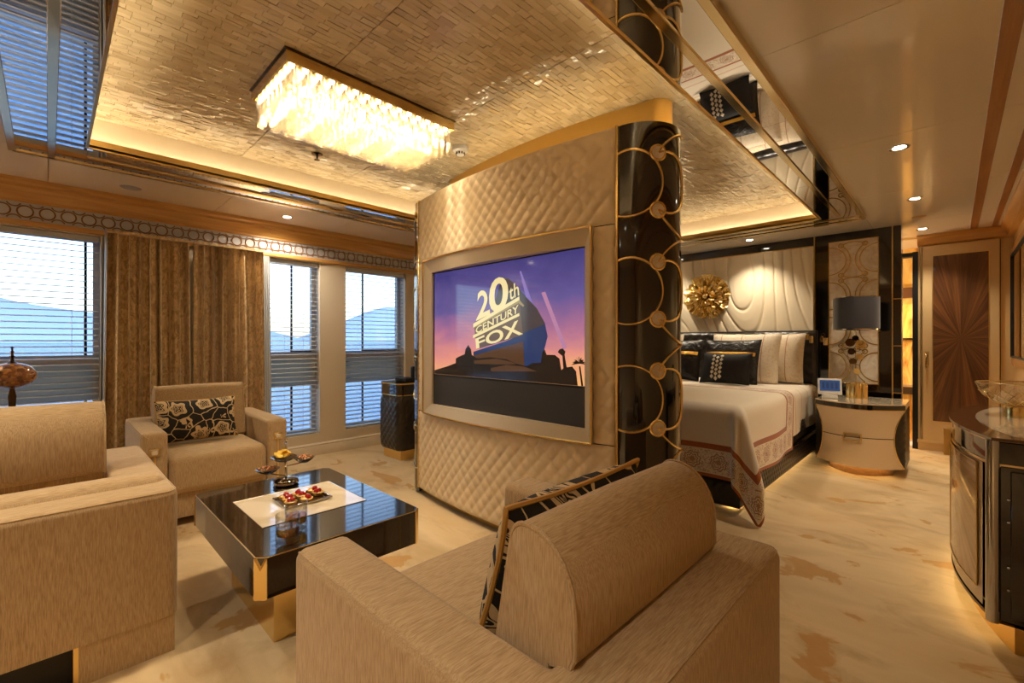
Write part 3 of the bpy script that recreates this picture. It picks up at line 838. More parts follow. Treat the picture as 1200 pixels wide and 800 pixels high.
def word(txt, quad, m, off=0.0, crop=c1):
    _lay[0] += 1; dy = 0.0006+0.00025*_lay[0]
    cu = bpy.data.curves.new('lettering', 'FONT'); cu.body = txt; cu.offset = off; cu.resolution_u = 4
    to = bpy.data.objects.new('lettering', cu); col.objects.link(to)
    bpy.context.view_layer.update()
    me = to.evaluated_get(bpy.context.evaluated_depsgraph_get()).to_mesh()
    vs_ = [v.co.copy() for v in me.vertices]; fs_ = [tuple(f.vertices) for f in me.polygons]
    to.to_mesh_clear(); bpy.data.objects.remove(to)
    x0 = min(v.x for v in vs_); x1 = max(v.x for v in vs_); y0 = min(v.y for v in vs_); y1 = max(v.y for v in vs_)
    (ax, ay), (bx, by), (cx, cy), (dx, dy_) = quad       # TL TR BR BL
    out = []
    for v in vs_:
        s_, t_ = (v.x-x0)/(x1-x0), (v.y-y0)/(y1-y0)
        p = (1-s_)*t_*ax + s_*t_*bx + s_*(1-t_)*cx + (1-s_)*(1-t_)*dx
        q = (1-s_)*t_*ay + s_*t_*by + s_*(1-t_)*cy + (1-s_)*(1-t_)*dy_
        out.append(onscr(*crop(p, q), dy))
    return obj('lettering', B().add(out, fs_), m, screen, smooth=False)
flat('light_beam', [(770, 700), (660, 250), (672, 250), (830, 680)], sc_beam)
flat('light_beam', [(1000, 860), (830, 420), (860, 410), (1030, 850)], scr_mat('search_beam_pink', S(170, 118, 150)))
flat('tower_side', [(520, 298), (575, 310), (615, 345), (690, 430), (795, 540), (860, 660), (850, 690), (690, 745), (640, 600), (560, 580), (440, 600)], sc_dark)
flat('tower_body', [(330, 900), (680, 740), (690, 735), (860, 665), (880, 760), (850, 880), (880, 1120), (300, 1120), (340, 960)], sc_blue)
flat('tower_wall', [(300, 905), (680, 780), (690, 800), (700, 1020), (320, 1020)], sc_brown)
flat('tower_cornice', [(300, 880), (690, 752), (720, 770), (720, 790), (300, 910)], sc_blue)
flat('tower_front', [(305, 655), (660, 450), (688, 748), (325, 862)], scr_mat('logo_recess', S(92, 70, 60)))
word('2', ((335, 405), (415, 395), (432, 585), (322, 640)), sc_gold, 0.02)
word('0', ((428, 312), (575, 285), (572, 540), (418, 590)), sc_gold, 0.02)
word('th', ((580, 365), (652, 330), (660, 440), (582, 482)), sc_gold, 0.01)
flat('logo_step', [(300, 662), (660, 448), (662, 476), (300, 692)], sc_gold)
flat('logo_step', [(300, 692), (662, 476), (700, 520), (690, 530), (655, 502), (300, 700)], sc_gold2)
word('CENTURY', ((320, 690), (655, 510), (655, 572), (322, 742)), sc_gold, 0.015)
flat('logo_step', [(300, 752), (660, 578), (662, 600), (300, 775)], sc_gold)
word('FOX', ((318, 778), (655, 630), (690, 742), (325, 860)), sc_gold, 0.02)
sk = [(0, 290), (100, 260), (165, 235), (165, 200), (190, 185), (235, 165), (240, 130), (262, 92), (285, 130), (290, 170), (330, 200), (430, 190), (560, 205), (640, 240), (720, 262), (760, 235), (830, 232), (840, 150), (860, 130), (875, 170), (940, 172), (975, 200), (990, 290), (1005, 275), (998, 180), (962, 150), (975, 128), (1000, 120), (1022, 145), (1015, 170), (1032, 268), (1075, 262), (1105, 300), (1118, 430), (600, 440), (0, 400)]
flat('skyline', sk, sc_blk, c2)
flat('skyline_terrace', [(310, 215), (480, 200), (600, 225), (640, 245), (480, 245), (310, 240)], sc_brown, c2)
flat('skyline_terrace', [(440, 275), (560, 248), (700, 262), (800, 300), (640, 300), (440, 300)], sc_brown, c2)
flat('palm_trunk', [(1128, 260), (1140, 260), (1162, 430), (1146, 430)], sc_blk, c2)
for k in range(9):
    a = PI*(0.02+0.96*k/8); r_ = 62
    ex, ey = 1130+r_*math.cos(a)*0.95, 225-r_*0.75*math.sin(a)+28*abs(math.cos(a))
    flat('palm_leaf', [(1130, 226), ((1130+ex)/2-3, (226+ey)/2-9), (ex, ey), ((1130+ex)/2+3, (226+ey)/2+6), (1134, 240)], sc_blk, c2)

# ================================================================== SEATING
def seat_piece(name, label, cat, x_back, x_front, y0, y1, arm_w, back_t, arm_h, seat_h, cush_t, cush_top, group=None, niche=False, clasp=True, cush_gap=0.0, ridge=False, shell_extra=0.045):
    """upholstered box chair; x_back is the outer back plane, x_front the front of the arms"""
    d = 1 if x_front > x_back else -1
    def X(a, b): return (min(a, b), max(a, b))
    t = thing(name, label, cat, ((x_back+x_front)/2, (y0+y1)/2, 0), group)
    pf = 0.13 if niche else 0.05
    # U-shaped shell (arm, back, arm) swept along its outer outline with rounded rear corners and arm ends
    RC, rr, w_b = 0.035, 0.026, back_t+shell_extra
    def arm_st(cy, sgn):      # stations from the front tip to the rear corner
        st = []
        L_ = abs(x_front-x_back)
        for k in range(6):
            dd = rr*(1-math.cos(PI/2*k/5)); e = rr-math.sqrt(max(0, rr*rr-(rr-dd)**2))
            st.append(((x_front-d*dd, cy), (x_front-d*dd, cy+sgn*arm_w), e))
        st.append(((x_back+d*(L_*0.5), cy), (x_back+d*(L_*0.5), cy+sgn*arm_w), 0.0))
        st.append(((x_back+d*w_b, cy), (x_back+d*w_b, cy+sgn*arm_w), 0.0))
        return st
    def sweep(stations, z0):
        b = B(); vs_ = []; nsec = 0
        for (ox, oy), (ix, iy), e in stations:
            wd = max(math.hypot(ix-ox, iy-oy), 1e-4); r_ = rr; h = arm_h-e
            sec = [(e, z0)] + [(e+r_-r_*math.cos(PI/2*k/5), h-r_+r_*math.sin(PI/2*k/5)) for k in range(6)] + [(wd-e-r_+r_*math.sin(PI/2*k/5), h-r_+r_*math.cos(PI/2*k/5)) for k in range(6)] + [(wd-e, z0)]
            nsec = len(sec)
            for o_, z_ in sec:
                q = o_/wd; vs_.append((ox+(ix-ox)*q, oy+(iy-oy)*q, z_))
        fs_ = [(a*nsec+k, a*nsec+k+1, (a+1)*nsec+k+1, (a+1)*nsec+k) for a in range(len(stations)-1) for k in range(nsec-1)]
        fs_ += [tuple(range(nsec)), tuple(range((len(stations)-1)*nsec, len(stations)*nsec))]
        return b.add(vs_, fs_)
    def seam(stations):
        out = []
        for (ox, oy), (ix, iy), e in stations:
            wd = max(math.hypot(ix-ox, iy-oy), 1e-4); q = (e+rr*0.30)/wd
            out.append((ox+(ix-ox)*q, oy+(iy-oy)*q, arm_h-e-rr*0.28))
        return out
    stA, stB = arm_st(y0, 1), arm_st(y1, -1)
    for st, cy, sgn in ((stA, y0, 1), (stB, y1, -1)):
        a = obj('armrest', sweep(st, 0.0), fabric, t, ang=50)
        obj('piping', B().tube(seam(st), 0.0032, 5), fabric, a)
        if clasp:
            yc = cy+sgn*arm_w/2; xf = x_front
            xa, xb = X(xf, xf+d*0.008)
            c = obj('clasp_frame', B().rbox(xa, xb, yc-0.026, yc+0.026, arm_h-0.135, arm_h-0.09, 0.003, 1), gold_soft, a)
            xa, xb = X(xf+d*0.004, xf+d*0.011)
            obj('clasp_stone', B().rbox(xa, xb, yc-0.016, yc+0.016, arm_h-0.127, arm_h-0.098, 0.003, 1), marble_c, a)
            xa, xb = X(xf-d*0.002, xf+d*0.004)
            obj('gilt_inlay', B().rbox(xa, xb, yc-0.005, yc+0.005, 0.06, arm_h-0.135, 0.001, 1), gold_soft, a)
    # back shell: from one arm joint round both corners to the other
    fanA = [((x_back+d*(RC-RC*math.sin(PI/2*k/6)), y0+(RC-RC*math.cos(PI/2*k/6))), (x_back+d*w_b, y0+arm_w), 0.0) for k in range(7)]
    fanB = [((x_back+d*(RC-RC*math.sin(PI/2*k/6)), y1-(RC-RC*math.cos(PI/2*k/6))), (x_back+d*w_b, y1-arm_w), 0.0) for k in range(6, -1, -1)]
    stBk = [stA[-1]] + fanA + [((x_back, y0+arm_w), (x_back+d*w_b, y0+arm_w), 0.0), ((x_back, y1-arm_w), (x_back+d*w_b, y1-arm_w), 0.0)] + fanB + [stB[-1]]
    bk = obj('backrest', sweep(stBk, pf if niche else 0.0), fabric, t, ang=50)
    obj('piping', B().tube(seam(stBk), 0.0032, 5), fabric, bk)
    if ridge:
        x0, x1 = X(x_back+d*back_t*0.97, x_back+d*(back_t+0.13))
        obj('backrest_roll', B().rbox(x0, x1, y0+0.01, y1-0.01, pf, arm_h+0.028, 0.05, 5), fabric, t)
    x0, x1 = X(x_back+d*(back_t+0.02), x_front-d*0.03)
    obj('seat_base', B().rbox(x0, x1, y0+arm_w-0.002, y1-arm_w+0.002, pf, 0.26, 0.012, 2), fabric, t)
    x0, x1 = X(x_back+d*(back_t+0.05), x_front+d*0.012)
    obj('seat_cushion', B().rbox(x0, x1, y0+arm_w+0.003, y1-arm_w-0.003, 0.20, seat_h, 0.045, 5), fabric, t)
    # back cushion: D profile, rounded towards the rear
    xr = x_back+d*(back_t+cush_gap); xf = xr+d*cush_t
    pr = []
    zb = seat_h-0.02
    r1 = cush_t*0.55
    pr.append((xf-d*0.03, zb)); pr.append((xf, zb+0.03))
    fr = 0.035; lean_ = 0.06
    for i in range(7):
        a = PI/2*i/6; pr.append((xf-d*(fr-fr*math.cos(a))-d*lean_, cush_top-fr+fr*math.sin(a)))
    r1 = min(r1, cush_t-fr-lean_-0.005)
    for i in range(10):
        a = PI/2*i/9; pr.append((xr+d*(r1-r1*math.sin(a)), cush_top-r1*1.25+r1*1.25*math.cos(a)))
    pr.append((xr, arm_h+0.02)); pr.append((xr+d*0.008, arm_h+0.002)); pr.append((xr+d*0.05, arm_h-0.01)); pr.append((xr+d*0.05, zb))
    n = len(pr); cb = B(); ya, yb = y0+arm_w+0.004, y1-arm_w-0.004
    ylev = [(ya, 0.955), (ya+0.004, 0.985), (ya+0.014, 1.0), ((ya+yb)/2, 1.02), (yb-0.014, 1.0), (yb-0.004, 0.985), (yb, 0.955)]
    mx_, mz_ = (xr+xf)/2, (zb+cush_top)/2
    vs_ = [(mx_+(p-mx_)*k, yy, mz_+(q-mz_)*k) for yy, k in ylev for p, q in pr]
    fs_ = [(j*n+i, j*n+(i+1) % n, (j+1)*n+(i+1) % n, (j+1)*n+i) for j in range(len(ylev)-1) for i in range(n)]
    fs_ += [tuple(range(n)), tuple(range((len(ylev)-1)*n, len(ylev)*n))]
    bc = obj('back_cushion', cb.add(vs_, fs_), fabric, t, ang=50)
    for yy, k in ((ya+0.004, 0.995), (yb-0.004, 0.995)):
        obj('piping', B().tube([(mx_+(p-mx_)*k, yy, mz_+(q-mz_)*k) for p, q in pr[1:-1]], 0.0045, 6), fabric, bc)
    if niche:
        x0, x1 = X(x_back+d*0.05, x_front-d*0.05)
        obj('plinth', B().box(x0, x1, y0+arm_w, y1-arm_w-0.1, 0.0, pf), black_soft, t)
        xa, xb = X(x_back+d*0.006, x_back+d*0.14)
        obj('corner_block', B().box(xa, xb, y1-arm_w-0.10, y1-0.012, 0.0, pf+0.06), fabric, t)
        obj('gilt_inlay', B().box(xa, xb, y1-arm_w-0.112, y1-arm_w-0.10, 0.0, pf), gold_soft, t)
    return t
seat_piece('armchair', 'beige box armchair with its rounded back cushion towards the carpet aisle and bed', 'armchair', -0.31, -1.19, 0.43, 1.305, 0.14, 0.115, 0.58, 0.42, 0.20, 0.785, 'beige armchairs')
seat_piece('armchair', 'beige box armchair standing in front of the curtain', 'armchair', -4.02, -3.25, 0.36, 1.14, 0.125, 0.12, 0.58, 0.43, 0.19, 0.80, 'beige armchairs')
seat_piece('sofa', 'beige sofa with dark recessed plinth at the corner of the coffee table', 'sofa', -1.985, -2.98, -1.15, 0.327, 0.16, 0.14, 0.575, 0.42, 0.2, 0.853, None, True, False, 0.31, True)

# patterned pillows
def m_floral(name, rot):
    m = base_mat(name, S(20, 17, 16), 0.8)
    v = pos_scaled(m, (1, 1, 1), src='UV')
    nz = N(m, 'ShaderNodeTexNoise'); nz.inputs['Scale'].default_value = 5.0; L(m, v, nz.inputs['Vector'])
    vm = N(m, 'ShaderNodeVectorMath', operation='MULTIPLY_ADD'); L(m, nz.outputs['Color'], vm.inputs[0]); vm.inputs[1].default_value = (0.10, 0.10, 0.10); L(m, v, vm.inputs[2])
    vo = N(m, 'ShaderNodeTexVoronoi'); vo.inputs['Scale'].default_value = 3.6; vo.inputs['Randomness'].default_value = 0.75; L(m, vm.outputs[0], vo.inputs['Vector'])
    ve = N(m, 'ShaderNodeTexVoronoi', feature='DISTANCE_TO_EDGE'); ve.inputs['Scale'].default_value = 3.6; ve.inputs['Randomness'].default_value = 0.75; L(m, vm.outputs[0], ve.inputs['Vector'])
    # petals: angle round the cell centre
    df = N(m, 'ShaderNodeVectorMath', operation='SUBTRACT'); L(m, vm.outputs[0], df.inputs[0]); L(m, vo.outputs['Position'], df.inputs[1])
    s = sep(m, df.outputs[0])
    ang = mth(m, 'ARCTAN2', s[0], s[1])
    wob = mth(m, 'MULTIPLY', mth(m, 'SINE', mth(m, 'MULTIPLY', ang, 5.0)), 0.045)
    d = mth(m, 'ADD', vo.outputs['Distance'], wob)
    def band(lo, hi):
        return mth(m, 'MULTIPLY', mth(m, 'GREATER_THAN', d, lo), mth(m, 'LESS_THAN', d, hi))
    f = mth(m, 'ADD', band(0.28, 0.42), mth(m, 'ADD', band(0.20, 0.245), band(0.09, 0.13)))
    f = mth(m, 'ADD', f, mth(m, 'LESS_THAN', ve.outputs['Distance'], 0.02))
    f = mth(m, 'MINIMUM', f, 1.0)
    fine = noise(m, pos_scaled(m, (420, 420, 420)), 1, 2)
    cc = mixc(m, f, S(20, 17, 16), mixc(m, fine, S(196, 168, 122), S(222, 198, 156)))
    L(m, cc, P(m).inputs['Base Color'])
    bump(m, fine, 0.5, 0.004)
    return m
floral = m_floral('floral_chenille', 0)
rope_gold = base_mat('gold_rope', S(206, 160, 82), 0.5, 0.35)
def pillow_fn(w, h, t, side, pinch=0.06):
    def fn(u, v):
        a, b = 2*u-1, 2*v-1
        k = max(0.0, (1-abs(a)**2.6)*(1-abs(b)**2.6))
        px_ = a*w/2*(1-pinch*(1-b*b)*1.0); pz_ = b*h/2*(1-pinch*1.3*(1-a*a))
        return (px_, side*t/2*k**0.55, pz_)
    return fn
def pillow(name, label, M_, w, h, t, mat, cord=None, group=None, n=26, pinch=0.06, cat='pillow', parts=None):
    loc = M_.to_translation()
    root = thing(name, label, cat, loc[:], group)
    b = B()
    b.grid(pillow_fn(w, h, t, -1, pinch), n, n, uvfn=lambda u, v: (u*w/0.42, v*h/0.42))
    b.grid(pillow_fn(w, h, t, 1, pinch), n, n, uvfn=lambda u, v: (u*w/0.42+0.37, v*h/0.42+0.2))
    o_ = obj('pillow_body', b.xf(M_), mat, root, ang=60)
    if cord:
        f = pillow_fn(w, h, t, 1, pinch)
        pts = [f(i/30, 0) for i in range(30)] + [f(1, i/20) for i in range(20)] + [f(1-i/30, 1) for i in range(30)] + [f(0, 1-i/20) for i in range(20)]
        obj('piping_cord', B().tube([M_ @ Vector(p) for p in pts], cord[1], 6, True), cord[0], root)
    return root, o_
def place(x, y, z, yaw=0, pitch=0, roll=0):
    return Matrix.Translation((x, y, z)) @ Matrix.Rotation(yaw, 4, 'Z') @ Matrix.Rotation(pitch, 4, 'X') @ Matrix.Rotation(roll, 4, 'Y')
pillow('scatter_cushion', 'black and cream floral cushion with gold rope edge leaning against the rounded back cushion', place(-0.705, 0.925, 0.595, -PI/2, math.radians(-17)), 0.54, 0.34, 0.19, floral, (rope_gold, 0.0065), 'floral cushions', cat='cushion')
pillow('scatter_cushion', 'black and cream floral cushion on the armchair in front of the curtain', place(-3.63, 0.70, 0.58, PI/2, math.radians(-14)), 0.46, 0.28, 0.13, floral, (rope_gold, 0.003), 'floral cushions', cat='cushion')
#@@END_SEAT
# ================================================================== COFFEE TABLE AND WHAT STANDS ON IT
TX0, TX1, TY0, TY1, TZ = -2.50, -1.592, 0.466, 1.09, 0.40
ct = thing('coffee_table', 'low black lacquer coffee table with gilt corners and gilt pedestal', 'table', ((TX0+TX1)/2, (TY0+TY1)/2, 0))
ch = 0.03
oct_ = [(TX0+ch, TY0), (TX1-ch, TY0), (TX1, TY0+ch), (TX1, TY1-ch), (TX1-ch, TY1), (TX0+ch, TY1), (TX0, TY1-ch), (TX0, TY0+ch)]
obj('table_slab', B().prism(oct_, 0.265, TZ-0.003), lacquer_b, ct, smooth=False)
def inset_poly(d):
    c = ch
    return [(TX0+c, TY0+d), (TX1-c, TY0+d), (TX1-d, TY0+c), (TX1-d, TY1-c), (TX1-c, TY1-d), (TX0+c, TY1-d), (TX0+d, TY1-c), (TX0+d, TY0+c)]
obj('gilt_edge', B().prism(inset_poly(0.0005), TZ-0.003, TZ-0.0008), gold_soft, ct, smooth=False)
obj('glass_top', B().prism(inset_poly(0.004), TZ-0.003, TZ), lacquer, ct, smooth=False)
for (px_, py_), sx, sy in (((TX1, TY0), -1, 1), ((TX0, TY0), 1, 1), ((TX1, TY1), -1, -1), ((TX0, TY1), 1, -1)):
    A_ = Vector((px_+sx*ch, py_, 0)); C_ = Vector((px_, py_+sy*ch, 0)); nrm = Vector((-sx, -sy, 0)).normalized()*0.004
    mid = (A_+C_)/2 - nrm*1.6
    z0, z1, zt = 0.262, TZ-0.004, TZ-0.045
    vs_ = [A_+nrm+Vector((0, 0, z0)), C_+nrm+Vector((0, 0, z0)), C_+nrm+Vector((0, 0, z1)), A_+nrm+Vector((0, 0, z1)), mid+Vector((0, 0, z1)), (A_+C_)/2+nrm+Vector((0, 0, zt)),
           A_-nrm+Vector((0, 0, z0)), C_-nrm+Vector((0, 0, z0)), C_-nrm+Vector((0, 0, z1)), A_-nrm+Vector((0, 0, z1))]
    obj('gilt_corner', B().add(vs_, [(0, 1, 5), (1, 2, 5), (0, 5, 3), (5, 4, 3), (5, 2, 4), (6, 7, 1, 0), (7, 8, 2, 1), (9, 6, 0, 3), (9, 3, 4), (9, 4, 8), (4, 2, 8), (9, 8, 7, 6)]), gold, ct, smooth=False)
obj('stone_inset', B().box(-2.24, -1.853, 0.56, 0.98, TZ-0.002, TZ+0.0015), marble_c, ct)
obj('inset_rim', B().tube([(-2.24, 0.56, TZ+0.001), (-1.853, 0.56, TZ+0.001), (-1.853, 0.98, TZ+0.001), (-2.24, 0.98, TZ+0.001)], 0.0018, 4, True), chrome, ct)
obj('pedestal', B().box(-2.32, -1.775, 0.575, 0.975, 0.0, 0.266), gold, ct, smooth=False)

# three tier snack stand
silver = base_mat('silver', S(196, 186, 168), 0.1, 1.0)
st = thing('snack_stand', 'three tier silver stand with chips and nuts on the coffee table', 'snack stand', (-2.345, 0.815, TZ+0.002))
cx, cy = -2.345, 0.815
obj('stand_base', B().lathe([(0.0, 0.0), (0.052, 0.0), (0.058, 0.006), (0.054, 0.014), (0.057, 0.02), (0.046, 0.03), (0.02, 0.034), (0.0, 0.036)], 28, (cx, cy, TZ+0.002)), silver, st)
obj('stand_pole', B().tube([(cx, cy, TZ+0.03), (cx, cy, TZ+0.20)], 0.0055, 8), silver, st)
obj('finial', B().lathe([(0.0, 0), (0.006, 0.004), (0.003, 0.012), (0.008, 0.02), (0.0, 0.03)], 12, (cx, cy, TZ+0.20)), silver, st)
chip_m = base_mat('potato_chip', S(238, 196, 70), 0.55)
nut_m = base_mat('roasted_nut', S(176, 112, 56), 0.5)
vR = Vector((CR[0], CR[1], 0)); vF = Vector((CF[0], CF[1], 0))
def dish(off, z, r, fill, seed):
    c = Vector((cx, cy, 0)) + off
    d_ = obj('dish', B().lathe([(0.0, -0.018), (0.02, -0.017), (r*0.75, -0.006), (r, 0.006), (r*0.97, 0.007), (r*0.72, -0.003), (0.02, -0.014), (0.0, -0.015)], 24, (c.x, c.y, z)), silver, st)
    obj('dish_arm', B().tube([(cx, cy, z-0.03), ((cx+c.x)/2, (cy+c.y)/2, z-0.024), (c.x, c.y, z-0.016)], 0.003, 6), silver, st)
    rnd = random.Random(seed)
    if fill == 'chips':
        for k in range(16):
            a, q = rnd.uniform(0, 2*PI), rnd.uniform(0, r*0.72)
            rr = rnd.uniform(0.014, 0.021); tx, ty = rnd.uniform(-0.9, 0.9), rnd.uniform(-0.9, 0.9)
            b = B().grid(lambda u, v: (rr*math.sqrt(v+0.001)*math.cos(2*PI*u), rr*math.sqrt(v+0.001)*math.sin(2*PI*u), 0.004*math.cos(4*PI*u)*v), 12, 4)
            b.xf(Matrix.Translation((c.x+q*math.cos(a), c.y+q*math.sin(a), z+0.008+0.016*(1-q/r)+0.004*rnd.random())) @ Matrix.Rotation(tx, 4, 'X') @ Matrix.Rotation(ty, 4, 'Y'))
            obj('potato_chip', b, chip_m, d_)
    else:
        for k in range(26):
            a, q = rnd.uniform(0, 2*PI), rnd.uniform(0, r*0.7)
            b = B().lathe([(0.0, -0.005), (0.005, -0.003), (0.006, 0.001), (0.0, 0.006)], 7)
            b.xf(Matrix.Translation((c.x+q*math.cos(a), c.y+q*math.sin(a), z+0.004+0.008*(1-q/r)+0.004*rnd.random())) @ Matrix.Rotation(rnd.uniform(0, 3), 4, 'X') @ Matrix.Rotation(rnd.uniform(0, 3), 4, 'Z') @ Matrix.Scale(1.6, 4, (1, 0, 0)))
            obj('nut', b, nut_m, d_)
dish(vR*0.0-vF*0.02, TZ+0.133, 0.060, 'chips', 1)
dish(vR*0.075+vF*0.03, TZ+0.118, 0.048, 'nuts', 2)
dish(-vR*0.085-vF*0.01, TZ+0.072, 0.056, 'nuts', 3)

tr = thing('serving_tray', 'rectangular silver tray carrying small tarts on the coffee table', 'tray', (-2.058, 0.785, TZ+0.0015))
X0, X1, Y0, Y1 = -2.138, -1.978, 0.685, 0.885
obj('tray_base', B().rbox(X0+0.01, X1-0.01, Y0+0.01, Y1-0.01, TZ+0.0017, TZ+0.006, 0.002, 1), silver, tr)
for bx in ((X0, X0+0.012, Y0, Y1), (X1-0.012, X1, Y0, Y1), (X0+0.012, X1-0.012, Y0, Y0+0.012), (X0+0.012, X1-0.012, Y1-0.012, Y1)):
    obj('tray_rim', B().rbox(*bx, TZ+0.005, TZ+0.014, 0.003, 2), silver, tr)
berry_m = base_mat('red_berry', S(170, 26, 30), 0.25, coat=0.4)
crust_m = base_mat('tart_crust', S(226, 176, 92), 0.6)
cream_m = base_mat('custard', S(246, 220, 150), 0.4)
def tart(x_, y_, sd, where):
    z0 = TZ+0.0065
    t = thing('fruit_tart', 'red berry tart on the silver tray, ' + where, 'tart', (x_, y_, z0), 'fruit tarts')
    pr = []
    b = B()
    n = 20
    vs_ = []; prof_ = [(0.014, 0.0), (0.019, 0.002), (0.0255, 0.016), (0.0235, 0.0165), (0.019, 0.010), (0.0, 0.010)]
    for i in range(n):
        a = 2*PI*i/n; k = 1+0.05*math.cos(i*PI)
        for r_, z_ in prof_: vs_.append((x_+r_*k*math.cos(a), y_+r_*k*math.sin(a), z0+z_))
    q = len(prof_)
    b.add(vs_, [(i*q+j, ((i+1) % n)*q+j, ((i+1) % n)*q+j+1, i*q+j+1) for i in range(n) for j in range(q-1)] + [tuple(i*q for i in range(n))[::-1]])
    obj('crust', b, crust_m, t)
    obj('filling', B().lathe([(0.018, 0.010), (0.014, 0.014), (0.0, 0.016)], 14, (x_, y_, z0)), cream_m, t)
    rnd = random.Random(sd)
    for k in range(2):
        a = rnd.uniform(0, 6); r_ = 0.0095
        c_ = (x_+0.007*math.cos(a+PI*k), y_+0.007*math.sin(a+PI*k), z0+0.016)
        r_ = 0.0125-0.004*k
        obj('berry', B().lathe([(0.0, -0.004), (r_*0.75, -0.002), (r_, 0.005), (r_*0.75, 0.012), (0.0, 0.016)], 10, c_), berry_m, t)
k = 0
for xi in (-2.105, -2.058, -2.011):
    for yi in (0.722, 0.785, 0.848):
        k += 1
        if (xi, yi) == (-2.011, 0.848): continue
        tart(xi+random.uniform(-.004, .004), yi+random.uniform(-.004, .004), k, {-2.105: 'row beside the snack stand', -2.058: 'middle row', -2.011: 'row beside the tumblers'}[xi] + ', ' + {0.722: 'end towards the sofa', 0.785: 'middle of the row', 0.848: 'end towards the television'}[yi])

def tumbler(x_, y_, label):
    z0 = TZ
    t = thing('whisky_tumbler', label, 'glass', (x_, y_, z0), 'whisky tumblers')
    r = 0.039
    obj('glass_wall', B().lathe([(0.0, 0.0), (r*0.92, 0.0), (r, 0.005), (r*1.02, 0.096), (r*0.95, 0.097), (r*0.93, 0.026), (r*0.7, 0.02), (0.0, 0.022)], 32, (x_, y_, z0)), cup_glass, t)
    obj('drink', B().lathe([(0.0, 0.0225), (r*0.69, 0.0205), (r*0.92, 0.0265), (r*0.925, 0.052), (0.0, 0.052)], 28, (x_, y_, z0)), whisky, t)
    rnd = random.Random(int(x_*1000))
    for k in range(9):
        a = 2*PI*k/9
        c_ = (x_+0.035*math.cos(a), y_+0.035*math.sin(a), z0+0.013)
        obj('facet', B().lathe([(0.0, -0.009), (0.007, 0.0), (0.0, 0.009)], 5, c_), cup_glass, t)
tumbler(-1.672, 0.587, 'whisky tumbler nearest the gilt corner of the table')
tumbler(-1.762, 0.648, 'whisky tumbler standing between the other tumbler and the tart tray')

# ================================================================== CHANDELIER
HX0, HX1, HY0, HY1 = -2.485, -2.015, 0.70, 1.60
chn = thing('chandelier', 'rectangular gilt ceiling chandelier with rows of square crystal tubes', 'chandelier', ((HX0+HX1)/2, (HY0+HY1)/2, HR-0.006))
obj('ceiling_plate', B().box(HX0-0.006, HX1+0.006, HY0-0.006, HY1+0.006, HR-0.012, HR-0.006), dark_metal, chn)
zf0, zf1 = HR-0.058, HR-0.010
for bx in ((HX0, HX0+0.012, HY0, HY1), (HX1-0.012, HX1, HY0, HY1), (HX0+0.012, HX1-0.012, HY0, HY0+0.012), (HX0+0.012, HX1-0.012, HY1-0.012, HY1)):
    obj('gilt_frame', B().box(*bx, zf0, zf1), gold, chn)
obj('tube_plate', B().box(HX0+0.012, HX1-0.012, HY0+0.012, HY1-0.012, zf0+0.012, zf0+0.02), gold, chn)
nx, ny = 8, 15
def sq(h, o_): return [(-h, -h), (h, -h), (h, h), (-h, h)]
def tube_mesh(ln):
    b = B(); h, c = 0.021, 0.006
    po = [(-h+c, -h), (h-c, -h), (h, -h+c), (h, h-c), (h-c, h), (-h+c, h), (-h, h-c), (-h, -h+c)]
    pi = [(p*0.86, q*0.86) for p, q in po]
    vs_ = [(p, q, 0) for p, q in po] + [(p, q, -ln) for p, q in po] + [(p, q, -ln) for p, q in pi] + [(p, q, 0) for p, q in pi]
    fs_ = []
    for a_ in range(3):
        for i in range(8): fs_.append((a_*8+i, a_*8+(i+1) % 8, (a_+1)*8+(i+1) % 8, (a_+1)*8+i))
    return b.add(vs_, fs_).mesh('crystal_tube', crystal, smooth=False)
tms = [tube_mesh(0.145), tube_mesh(0.165), tube_mesh(0.18)]
pm = B().lathe([(0.0, -0.016), (0.010, -0.014), (0.013, -0.006), (0.013, 0.0), (0.0, 0.0)], 10).mesh('lamp_puck', led_puck)
for i in range(nx):
    for j in range(ny):
        x_ = HX0+0.036+(HX1-HX0-0.072)*i/(nx-1); y_ = HY0+0.036+(HY1-HY0-0.072)*j/(ny-1)
        edge = min(i, nx-1-i, j, ny-1-j)
        piece('crystal_tube', tms[min(2, edge)], chn, (x_, y_, zf0+0.011))
        piece('lamp_puck', pm, chn, (x_, y_, zf0+0.0105))

for i in range(2):
    for j in range(5):
        spot_light('chandelier_lamp', (HX0+0.036+(HX1-HX0-0.072)*(2.5+2*i)/(nx-1), HY0+0.036+(HY1-HY0-0.072)*(1.5+2.75*j)/(ny-1), zf0-0.002), 11, WARM2, chn, 2.9, 0.5)
